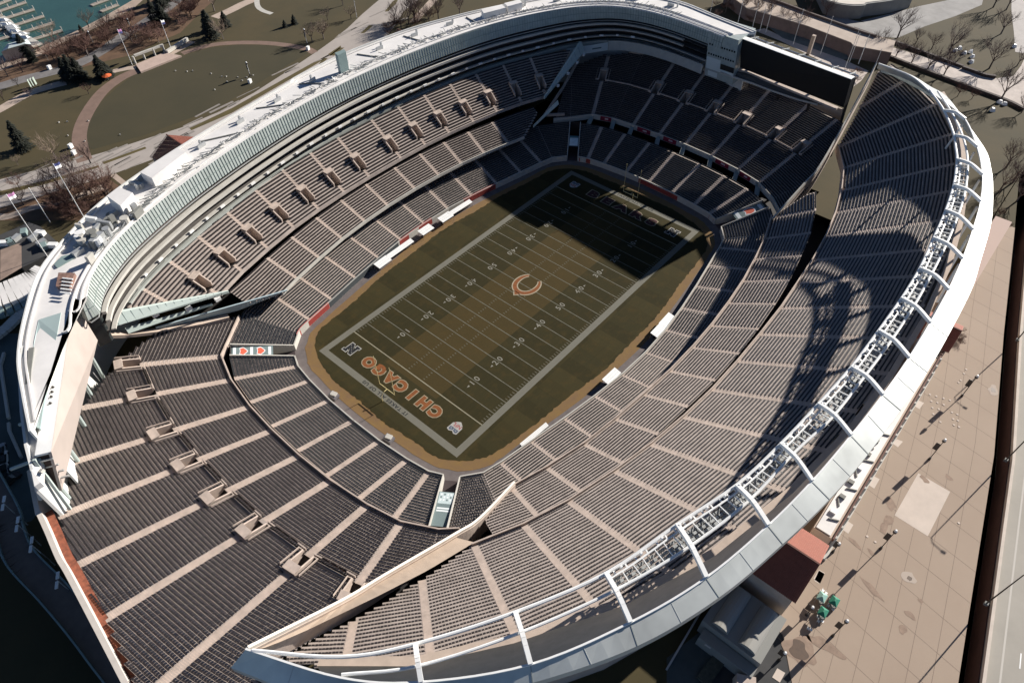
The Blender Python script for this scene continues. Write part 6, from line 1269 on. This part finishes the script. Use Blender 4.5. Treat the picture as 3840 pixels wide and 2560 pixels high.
TR = [
 ('E', (-66.5,181.9,4), .95, 'dark evergreen tree standing alone at the left edge of the park'), ('E', (-30,217.2,4), 1.0, 'dark evergreen in the clump beside the curving red brown path'), ('E', (-27.7,216.3,4), .9, 'dark evergreen in the clump beside the curving red brown path'), ('F', (-30.9,220.8,4), 1.1, 'dark evergreen in the clump beside the curving red brown path'), ('F', (-20.8,211.5,4), 1.1, 'dark evergreen closest to the orange parasol'), ('F', (-18.6,211.5,4), .7, 'dark evergreen closest to the orange parasol'),
 ('E', (29.3,209.7,4), 1.05, 'tall dark evergreen above the oval path'), ('E', (31.9,216.9,4), .8, 'dark evergreen behind the tall one above the oval path'), ('F', (40.3,215.3,4), .8, 'dark evergreen behind the tall one above the oval path'), ('F', (-32.4,257.1,4), 1.0, 'dark evergreen by the harbour pavilion'), ('F', (-33.5,249.1,4), .7, 'dark evergreen by the harbour pavilion'), ('E', (21.8,244.5,4), .95, 'dark evergreen by the bend of the grey park road'), ('F', (24.8,243,4), 1.0, 'dark evergreen by the bend of the grey park road'), ('E', (32.5,257.4,4), 1.0, 'dark evergreen at the top edge near the leaf litter'), ('F', (37.4,263.4,4), 1.2, 'dark evergreen at the top edge near the leaf litter'), ('F', (-6.2,260.5,4), .4, 'tiny dark evergreen on the harbour promenade'), ('F', (62.6,193.3,4), .5, 'small dark evergreen on the open lawn'), ('F', (57.6,193.8,4), .4, 'small dark evergreen on the open lawn'),
 ('B', (-61.8,166.6,4), 1.15, 'pale bare tree with a rounded crown beside the park drive'), ('B', (-72.4,173.1,4), .5, 'small pale bare tree below the lone evergreen'), ('B', (61.3,170.2,4), 1.1, 'pale bare tree at the right end of the oval lawn'), ('B', (56.3,172,4), 1.0, 'pale bare tree at the right end of the oval lawn'), ('B', (31.9,204.7,4), 1.1, 'pale tan tree beside the tall evergreen above the oval path'), ('B', (46.4,234.2,4), 1.4, 'large pale bare tree near the top edge of the park'), ('B', (62.1,171.2,4), 1.0, 'pale bare tree left of the road junction'), ('B', (75.3,184.8,4), .8, 'pale bare tree near the top, left of the junction'), ('A', (90.7,192.4,4), 1.0, 'bare tree near the top, left of the junction'), ('B', (83.4,177.5,4), .8, 'pale bare tree at the bend left of the junction'),
 ('A', (-64.9,137.8,4), 1.35, 'big bare tree hanging over the drive near the white roof'), ('A', (-55.1,154.7,4), .9, 'bare tree by the path crossing of the drive'), ('A', (-69.4,147,4), 1.2, 'bare tree over the near carriageway'), ('A', (-73.6,147.9,4), 1.0, 'bare tree over the near carriageway'), ('A', (-64.1,147,4), 1.2, 'bare tree over the near carriageway'), ('C', (-78.1,158.7,4), .9, 'rust coloured bare tree in the left median'), ('C', (-81.4,147.8,4), 1.0, 'rust coloured bare tree below the left carriageway'), ('A', (-61.7,155.8,4), .8, 'bare tree over the near carriageway'),
 ('B', (-1.5,263.3,4), 1.0, 'pale bare tree standing at the water edge'), ('B', (-19.1,260.6,4), 1.1, 'pale bare tree standing at the water edge by the lowest dock'), ('A', (-46.5,243.4,4), .9, 'bare tree at the left edge beside the promenade'), ('C', (-40.9,241.9,4), 1.1, 'rust coloured tree by the harbour pavilion'), ('A', (-48.4,217.9,4), .5, 'thin bare sapling by the tan footpath'), ('A', (-56.2,223.9,4), .5, 'thin bare sapling by the tan footpath'), ('A', (-47.4,231.1,4), .5, 'thin bare sapling by the tan footpath'), ('C', (-31.6,203,4), .7, 'small rust coloured tree on the lawn near the orange parasol'), ('A', (39.7,244.4,4), 1.0, 'bare tree in the leaf litter at the top edge'),
 ('A', (95.3,160.2,4), 1.0, 'bare tree over the junction pavement'), ('A', (97.2,152.7,4), 1.2, 'bare tree behind the far red tiled pavilion'), ('A', (91.1,151.4,4), 1.1, 'bare tree behind the far red tiled pavilion'), ('D', (108.5,144.7,4), 1.0, 'tall slim bare tree behind the white roof'), ('D', (119.6,141.4,4), .9, 'tall slim bare tree behind the white roof'), ('A', (106.1,155.1,4), 1.1, 'bare tree behind the far red tiled pavilion'), ('A', (103.3,145.4,4), 1.0, 'bare tree behind the far red tiled pavilion'),
 ('D', (203,46.8,4), 1.0, 'tall slim bare tree above the far roof edge'), ('D', (206.3,39.5,4), 1.1, 'tall slim bare tree above the far roof edge'), ('D', (206.5,32.7,4), 1.1, 'tall slim bare tree above the far roof edge'), ('D', (207.2,27.6,4), 1.1, 'tall slim bare tree above the far roof edge'), ('A', (206.3,19.2,4), 1.2, 'bare tree casting twig shadows on the long tan roof'), ('A', (208.1,11.9,4), 1.2, 'bare tree casting twig shadows on the long tan roof'), ('A', (235.3,18.9,4), 1.0, 'bare tree below the curved wall at the top'), ('A', (230.4,9,4), 1.0, 'bare tree below the curved wall at the top'), ('A', (239.4,23.4,4), 1.0, 'bare tree below the curved wall at the top'),
 ('A', (229.2,-25,4), 1.5, 'large mauve tree at the left point of the triangular lawn'), ('A', (228.8,-33.3,4), .8, 'bare tree on the lower edge of the triangular lawn'), ('A', (227.6,-40.5,4), .9, 'bare tree on the lower edge of the triangular lawn'), ('A', (227.3,-47.6,4), 1.45, 'large fan-shaped bare tree in the middle of the triangular lawn'), ('A', (225.3,-65,4), 1.5, 'large leaning bare tree right of the white boulders'), ('A', (263.3,-59.1,4), 1.3, 'bare tree at the right side of the triangular lawn'), ('A', (200.2,-76.3,4), 1.5, 'wide bare tree over the pale path below the triangular lawn'), ('A', (212.4,-22.6,4), 1.0, 'bare tree along the pale path above the light ring tip'), ('A', (209,-31.6,4), 1.0, 'bare tree along the pale path above the light ring tip'), ('A', (208.7,-38.5,4), 1.1, 'bare tree along the pale path above the light ring tip'), ('A', (206.1,-45.9,4), 1.2, 'bare tree along the pale path above the light ring tip'), ('A', (206,-52.6,4), 1.3, 'bare tree along the pale path above the light ring tip'), ('A', (218.6,-50.1,4), 1.0, 'bare tree along the pale path above the light ring tip'), ('C', (192.3,-62.4,4), .9, 'brownish bare tree outside the bend of the fin'), ('C', (193.8,-67.3,4), .7, 'brownish bare tree outside the bend of the fin'), ('A', (292.1,-47.8,4), 1.3, 'dense mauve tree at the top corner of the triangular lawn'), ('A', (292.8,-53.3,4), 1.3, 'dense mauve tree at the top corner of the triangular lawn'), ('A', (135.2,-93.6,4), 1.2, 'bare tree down the slope right of the fin'), ('A', (143.5,-95.4,4), 1.3, 'bare tree down the slope right of the fin'), ('A', (151.8,-91.2,4), 1.2, 'bare tree down the slope right of the fin'), ('A', (132.8,-99.4,4), 1.1, 'bare tree down the slope right of the fin'), ('A', (235.3,-73.2,4), 1.0, 'bare tree at the right edge below the triangular lawn'), ('C', (194.9,-85,4), 1.2, 'brownish bare tree at the right edge below the triangular lawn')]
for kd, q, s, lab in TR: plant(kd, q, s, lab, 'evergreens in the park' if kd in 'EF' else 'bare trees around the stadium')
# rust brown thickets
def thicket(poly, n, s0, s1, lab, grp, kinds='SSC'):
    xs = [p[0] for p in poly]; ys = [p[1] for p in poly]; c = 0; it = 0
    while c < n and it < n * 40:
        it += 1; x = random.uniform(min(xs), max(xs)); y = random.uniform(min(ys), max(ys))
        if inpoly(x, y, poly): plant(random.choice(kinds), (x, y), random.uniform(s0, s1), lab, grp); c += 1
thicket([(-31,246.2,4), (-22.7,253.3,4), (-2.8,253.5,4), (18,258.7,4), (14.1,248.1,4), (-4.7,235.9,4), (-20.6,234.1,4), (-31.7,236.3,4)], 46, .9, 1.5, 'rust brown thicket shrub between the promenade and the grey park road', 'thicket between promenade and park road')
thicket([(2.3,235.5,4), (12.1,242.1,4), (24.2,236.3,4), (26,234.1,4), (16.2,225.1,4), (10.2,222.3,4), (0.7,223.8,4)], 20, .9, 1.4, 'rust brown thicket shrub behind the park stage', 'thicket behind the stage')
thicket([(-78.8,132.3,4), (-75.7,142.8,4), (-67.3,140.6,4), (-57.1,134.2,4), (-61.8,128.7,4), (-70.8,124.6,4)], 32, 1.0, 1.7, 'rust brown thicket shrub between the drive and the white roof', 'thicket beside the white roof')
thicket([(76.3,148.6,4), (88.3,156.8,4), (105.3,156,4), (110.8,149.6,4), (102.4,144.5,4), (88.7,152.1,4)], 16, 1.0, 1.6, 'mauve brown shrub by the far red tiled pavilion', 'thicket by the far pavilion', 'SSA')
thicket([(193.7,54.4,4), (206.6,62,4), (212.1,28.4,4), (200.9,20.3,4), (201.8,36.1,4)], 18, .8, 1.3, 'rust brown shrub on the bank above the far roof', 'shrubs above the far roof', 'SS')
thicket([(22.2,238.6,4), (34.1,248.7,4), (48.7,247.7,4), (41.6,237.6,4), (25.7,228.2,4)], 14, .9, 1.5, 'rust brown shrub near the top edge of the park', 'shrubs at the top of the park')
thicket([(183.3,-20.6,4), (188.5,-24.7,4), (179.4,-31.4,4), (174.2,-29,4)], 6, .5, .8, 'rust brown shrub between the wide scoreboard and the light ring tip', 'shrubs between scoreboard and light ring', 'S')
thicket([(121.9,-96.1,4), (116.5,-99.9,4), (115.1,-102.1,4), (123.5,-98,4)], 4, .5, .8, 'small brown shrub by the plaza corner outside the fin', 'shrubs at the plaza corner', 'S')
thicket([(54.1,-104.4,4), (62,-104.3,4), (63.4,-105.2,4), (55.2,-105.7,4)], 7, .35, .6, 'rusty shrub in the planter along the colonnade', 'shrubs in the colonnade planter', 'S')
# ---------------------------------------------------------------- south side
flat('terrace_plaza', [(194.9,27.4,4), (192.3,12.4,4), (186,-8.2,4), (179.1,-24.4,4), (170.8,-27.8,4), (179.7,-28.4,4), (190.3,-27.4,4), (193.4,-15.2,4), (194.9,1.6,4), (197.1,14.7,4), (199.8,24.8,4)], Z1 + .010, mat('speckled paving', (.42, .35, .30), .9, .0, .25, col2=(.55, .48, .42), detail=8))
flat('sunken_court', [(203.3,25.9,4), (209,25.6,4), (211.2,10.3,4), (204.6,-11.6,4), (197.6,-20.1,4), (193.4,-15.2,4), (194.9,1.6,4), (195.9,14.1,4)], Z1 + .014, mat('grey green court', (.12, .14, .135), .8, .3, .2))
lr = empty('long_roof_building', (210.7,8.9,4), 'long low building with a flat tan roof above the wide scoreboard', 'building')
P = [(212.8,53.5,9), (220.9,46.3,9), (218.1,26.5,9), (212.9,-14.5,9), (212.4,-28.3,9), (200.7,-31.1,9), (196.7,-16.4,9), (198.9,-14.4,9), (202.4,6.7,9), (202.6,25.1,9), (202.2,36.4,9)]
mb = MB(); mb.prism([p[:2] for p in P], ZG, 9); mb.build('walls', mat('mauve brown wall', (.15, .11, .10), .9, .2, .3), lr)
mb = MB(); mb.prism([p[:2] for p in P], 9.004, 9.3); mb.build('roof', mat('mottled tan roof', (.36, .29, .235), .9, .0, .2, col2=(.46, .385, .32), detail=8), lr)
P2 = [(217.2,36.6,9.6), (216.6,25.9,9.6), (214.2,12.4,9.6), (210.5,-15.2,9.6), (210.5,-20.6,9.6)]
mb = MB()
for a, b in zip(P2[:-1], P2[1:]): mb.beam(a, b, .9, 1.4)
mb.build('rear_parapet', mat('dark brown parapet', (.10, .075, .065), .9), lr)
flat('forecourt', [(233.5,5.4,4), (235.3,-7.5,4), (236.4,-5.6,4), (252.9,-13,4), (270.7,-20.5,4), (288,-29.1,4), (305.4,-40,4), (291.6,-42.8,4), (269.7,-37.2,4), (249.2,-30.2,4), (229.4,-25.2,4), (224.4,-17.4,4), (226.8,-5.9,4), (230.2,11.5,4)], Z1 + .010, mat('grey paving', (.27, .26, .245), .9, .2, .15))
cw = empty('curved_building', (250.3,1.2,4), 'curved low building with a pale roof terrace at the top edge', 'building')
P = catmull([(232.4,11.4,10), (232,6.3,10), (234.3,0,10), (238.1,-4,10), (241.5,-4.8,10), (251.9,-11.6,10), (265.5,-17.3,10)], 4)
O2 = [(p.x + 26, p.y + 18) for p in P][::-1]
mb = MB(); mb.prism([(p.x, p.y) for p in P] + O2, ZG, 10); mb.build('walls', mat('grey curved wall', (.20, .20, .185), .8, .15, .2), cw)
mb = MB(); mb.prism([(p.x + .8, p.y + .8) for p in P] + O2, 10.004, 10.2); mb.build('roof_terrace', mat('bright roof terrace', (.60, .55, .48), .9, .1, .2), cw)
flat('pale_path', [(207.9,-13.6,4), (218.3,-18.1,4), (218.6,-28.1,4), (218.3,-40.7,4), (218.8,-52.1,4), (218.5,-60.4,4), (217.3,-69.2,4), (224.7,-74.5,4), (236.4,-74.4,4), (243.4,-73.8,4), (271.7,-74.9,4), (189.5,-94.3,4), (197.7,-85.4,4), (201.9,-76.8,4), (203.6,-67.8,4), (204.6,-57.6,4), (205.1,-47.3,4), (206.8,-36.2,4), (209.1,-24.4,4)], Z1 + .012, mat('mottled pale path', (.38, .33, .29), .9, .0, .25, col2=(.58, .51, .45), detail=9))
strip('path', [(319.7,-52,4), (293.6,-58.7,4), (270.7,-65.7,4), (249.5,-71.8,4)], 6, Z1 + .016, mat('grey pale path', (.42, .39, .36), .9, .1, .3))
for P, lab in (([(217.8,-56.3,4.6), (217.3,-61,4.6), (216.6,-65.2,4.6), (217.9,-69.2,4.6)], 'dark curved bench wall under the triangular lawn'), ([(224.1,-6.7,4.8), (223.3,-12.9,4.8), (222.4,-17.8,4.8)], 'dark low wall at the edge of the grey forecourt'), ([(223.8,-24.3,4.5), (220.9,-41.8,4.5), (218.6,-56.1,4.5)], 'low brown hedge wall between the pale path and the triangular lawn'), ([(208.6,-25.5,4.5), (205.6,-41.7,4.5), (202.4,-63,4.5), (200.3,-77.9,4.5), (197.6,-85.1,4.5)], 'low brown hedge wall below the pale path')):
    P = catmull(P, 4); mb = MB()
    for a, b in zip(P[:-1], P[1:]): mb.beam(tuple(a), tuple(b), 1.3, 1.1)
    tag(mb.build('low_wall', mat('dark brown hedge wall', (.055, .04, .034), .9, .3, .6)), lab, 'wall')
for i, (q, lab) in enumerate([((235.7,-49.6,4), 'white boulder pair nearest the large fan-shaped tree'), ((232.4,-48.9,4), 'white boulder left in the group on the triangular lawn'), ((232.4,-52.6,4), 'white boulder middle of the group on the triangular lawn'), ((235.4,-54.3,4), 'white boulder upper right of the group on the triangular lawn'), ((231.5,-56.3,4), 'white boulder right of the group on the triangular lawn'), ((225.8,-57.6,4), 'white boulder lowest of the group on the triangular lawn'), ((197.8,-76.5,4), 'white boulder under the wide bare tree'), ((197.3,-78.2,4), 'second white boulder under the wide bare tree'), ((189.5,-76,4), 'pale boulder at the foot of the slope by the fin'), ((253.3,-67.3,4), 'white boulder beside the right path')]):
    me = MB(); rr = random.Random(i); 
    for a in range(1):
        b = [(q[0] + (1.1 + rr.uniform(-.3, .4)) * math.cos(k), q[1] + (1.0 + rr.uniform(-.3, .4)) * math.sin(k)) for k in np.linspace(0, 2 * PI, 9)[:-1]]
        me.hexa([(x, y, ZG) for x, y in b], [(q[0] + (x - q[0]) * .6 + rr.uniform(-.1, .1), q[1] + (y - q[1]) * .6, ZG + 1.0 + rr.uniform(0, .3)) for x, y in b])
    tag(me.build('boulder', WHITE), lab, 'boulder', 'white boulders on the lawns')
# flagpoles
def pole(q, h, lab, flag=None, grp='flagpoles around the stadium', r0=.14):
    r = empty('flagpole', (q[0], q[1], ZG), lab, 'flagpole', grp); x, y = q[0], q[1]
    mb = MB(); mb.tube((x, y, ZG), (x, y, ZG + h), r0, r0 * .6, 6); mb.build('pole', WHITE, r)
    mb = MB(); mb.tube((x, y, ZG + h), (x, y, ZG + h + .3), .18, .05, 6); mb.build('finial', WHITE, r)
    if flag:
        d = Vector((.75, .55, 0)).normalized()
        for k, m in enumerate(flag):
            mb = MB()
            for s in range(5):
                a = d * (s * .55); b = d * ((s + 1) * .55); w0 = math.sin(s * 1.4) * .22; w1 = math.sin((s + 1) * 1.4) * .22; n = Vector((-d.y, d.x, 0)); zt = ZG + h - .2 - k * 1.7 / len(flag) - s * .12; hh = 1.7 / len(flag)
                mb.hexa([(x + a.x + n.x * w0, y + a.y + n.y * w0, zt - hh), (x + b.x + n.x * w1, y + b.y + n.y * w1, zt - hh - .12), (x + b.x + n.x * (w1 + .03), y + b.y + n.y * (w1 + .03), zt - hh - .12), (x + a.x + n.x * (w0 + .03), y + a.y + n.y * (w0 + .03), zt - hh)], [(x + a.x + n.x * w0, y + a.y + n.y * w0, zt), (x + b.x + n.x * w1, y + b.y + n.y * w1, zt - .12), (x + b.x + n.x * (w1 + .03), y + b.y + n.y * (w1 + .03), zt - .12), (x + a.x + n.x * (w0 + .03), y + a.y + n.y * (w0 + .03), zt)])
            mb.build('flag', m, r)
FB, FR, FW, FO_, FP = mat('flag navy', (.03, .04, .14), .8), mat('flag red', (.30, .04, .05), .8), mat('flag white', (.7, .7, .7), .8), mat('flag orange', (.5, .12, .03), .8), mat('flag mauve', (.35, .16, .30), .8)
for q, h, lab, fl in (((-7.6,212.7,4), 15, 'white flagpole with a mauve and navy flag left of the park stage', (FP, FB)), ((10.7,212.2,4), 13, 'white flagpole with a white and blue flag right of the park stage', (FW, FB)), ((-72.4,122.4,4), 22, 'white flagpole with a navy and white flag beside the white roof', (FB, FW)), ((-88.5,113.5,4), 24, 'white flagpole with a mauve flag over the loading deck', (FP, FW)),
                      ((197.4,37,4), 10, 'plain white pole, second from the left in the row beyond the far roof', None), ((199.8,52.8,4), 8, 'plain white pole, leftmost in the row beyond the far roof', None), ((195.5,28.8,4), 11, 'plain white pole, third in the row beyond the far roof', None), ((195.9,25.2,4), 11, 'plain white pole, fourth in the row beyond the far roof', None), ((196.1,22.3,4), 12, 'plain white pole, fifth in the row beyond the far roof', None), ((193.1,7.6,4), 15, 'plain white pole left of the stubby tan pylon behind the wide scoreboard', None), ((191.6,-5.7,4), 16, 'plain white pole right of the stubby tan pylon behind the wide scoreboard', None), ((184.9,-19.3,4), 17, 'slim white pole in the pair above the scoreboard end', None), ((192.9,-18.1,4), 12, 'second slim white pole in the pair above the scoreboard end', None), ((193.7,-21.7,4), 12, 'slim white pole right of the pair above the scoreboard end', None), ((194.2,-21.5,4), 11, 'white pole left of the light ring tip', None), ((191.5,-28.8,4), 9, 'white pole standing against the light ring tip', None), ((86,176.5,4), 13, 'white pole left of the road junction', None), ((-79.9,132.2,4), 13, 'tall pale lamp pole at the left, near the thicket', None)):
    pole(q, h, lab, fl)
mb = MB(); q = (188.8,-1.5,4); mb.box((q[0], q[1], ZG), (1.4, 1.4, 8)); tag(mb.build('pylon', TAN), 'stubby tan pylon behind the wide scoreboard', 'pylon')
# park columns, signs, parasol
for q, h, lab in (((19.4,166.1,4), 6, 'slim white light column on the oval lawn'), ((53,171.3,4), 7, 'slim white light column where the oval path meets the drive'), ((10,245.7,4), 5, 'small white lamp in the thicket'), ((-8.9,243.8,4), 6, 'small white lamp post among the rust brown shrubs')):
    lamp_post(q[0], q[1], h, lab, 'white lights in the park', 'globe', m=WHITE)
for q, lab in (((16,161.2,4), 'small white kiosk box on the oval lawn near the drive'), ((50.1,167,4), 'small white kiosk box where the oval path ends'), ((-54.9,169.6,4), 'white sign box beside the red brown path'), ((-56.1,164.6,4), 'small white sign box lower beside the red brown path'), ((-32.1,236,4), 'white monument beside the grey park road')):
    mb = MB(); mb.box((q[0], q[1], ZG), (1.5, 1.0, 1.6), .4); o = mb.build('sign_box', WHITE); tag(o, lab, 'sign')
r = empty('parasol', (*(-20.8,207.8,4)[:2], ZG), 'orange parasol beside the dark evergreens and the red brown path', 'parasol'); q = (-20.8,207.8,4)
mb = MB(); mb.tube((q[0], q[1], ZG), (q[0], q[1], ZG + 2.4), .05, n=6); mb.build('pole', STEEL, r); mb = MB(); mb.tube((q[0], q[1], ZG + 2.0), (q[0], q[1], ZG + 2.7), 2.0, .1, 8); mb.build('canopy', mat('bright orange canvas', (.62, .12, .03), .7), r)
for i, q in enumerate([(-44.3,225.9,4), (-43.2,226.1,4), (-42.1,226.2,4)]):
    r = empty('banner_stand', (q[0], q[1], ZG), 'pale green banner stand in the trio beside the tan footpath', 'banner', 'trio of banner stands'); mb = MB(); mb.box((q[0], q[1], ZG + .4), (.9, .1, 3.0), .6); mb.build('cloth', mat('pale green cloth', (.40, .48, .40), .8), r); mb = MB(); mb.tube((q[0], q[1], ZG), (q[0], q[1], ZG + 3.6), .06, n=6); mb.build('pole', WHITE, r)
for i, q in enumerate([(1.6,193.9,4), (4.4,189.6,4), (6.3,188.3,4), (9.9,180.3,4), (11.4,174.6,4), (12.6,173.2,4), (15.4,169,4), (14.9,165.2,4), (17.7,166.2,4), (20.6,165.7,4), (3.2,167.2,4), (-38.9,164.3,4), (-41.9,182.9,4), (-47.4,188.5,4), (-49.7,190.4,4), (-51.9,178.6,4), (-49.6,170.1,4), (10.3,169.2,4)]):
    me = MB(); me.box((q[0], q[1], ZG), (.55, .35, .35), i * .7); r = me.build('goose', SLAB); tag(r, 'tiny pale bird resting on the grass of the park', 'bird', 'birds scattered on the lawn')
    hd = MB(); hd.tube((q[0] + .2, q[1], ZG + .3), (q[0] + .35, q[1], ZG + .7), .07, .06, 5); hd.build('neck', DARK, r)
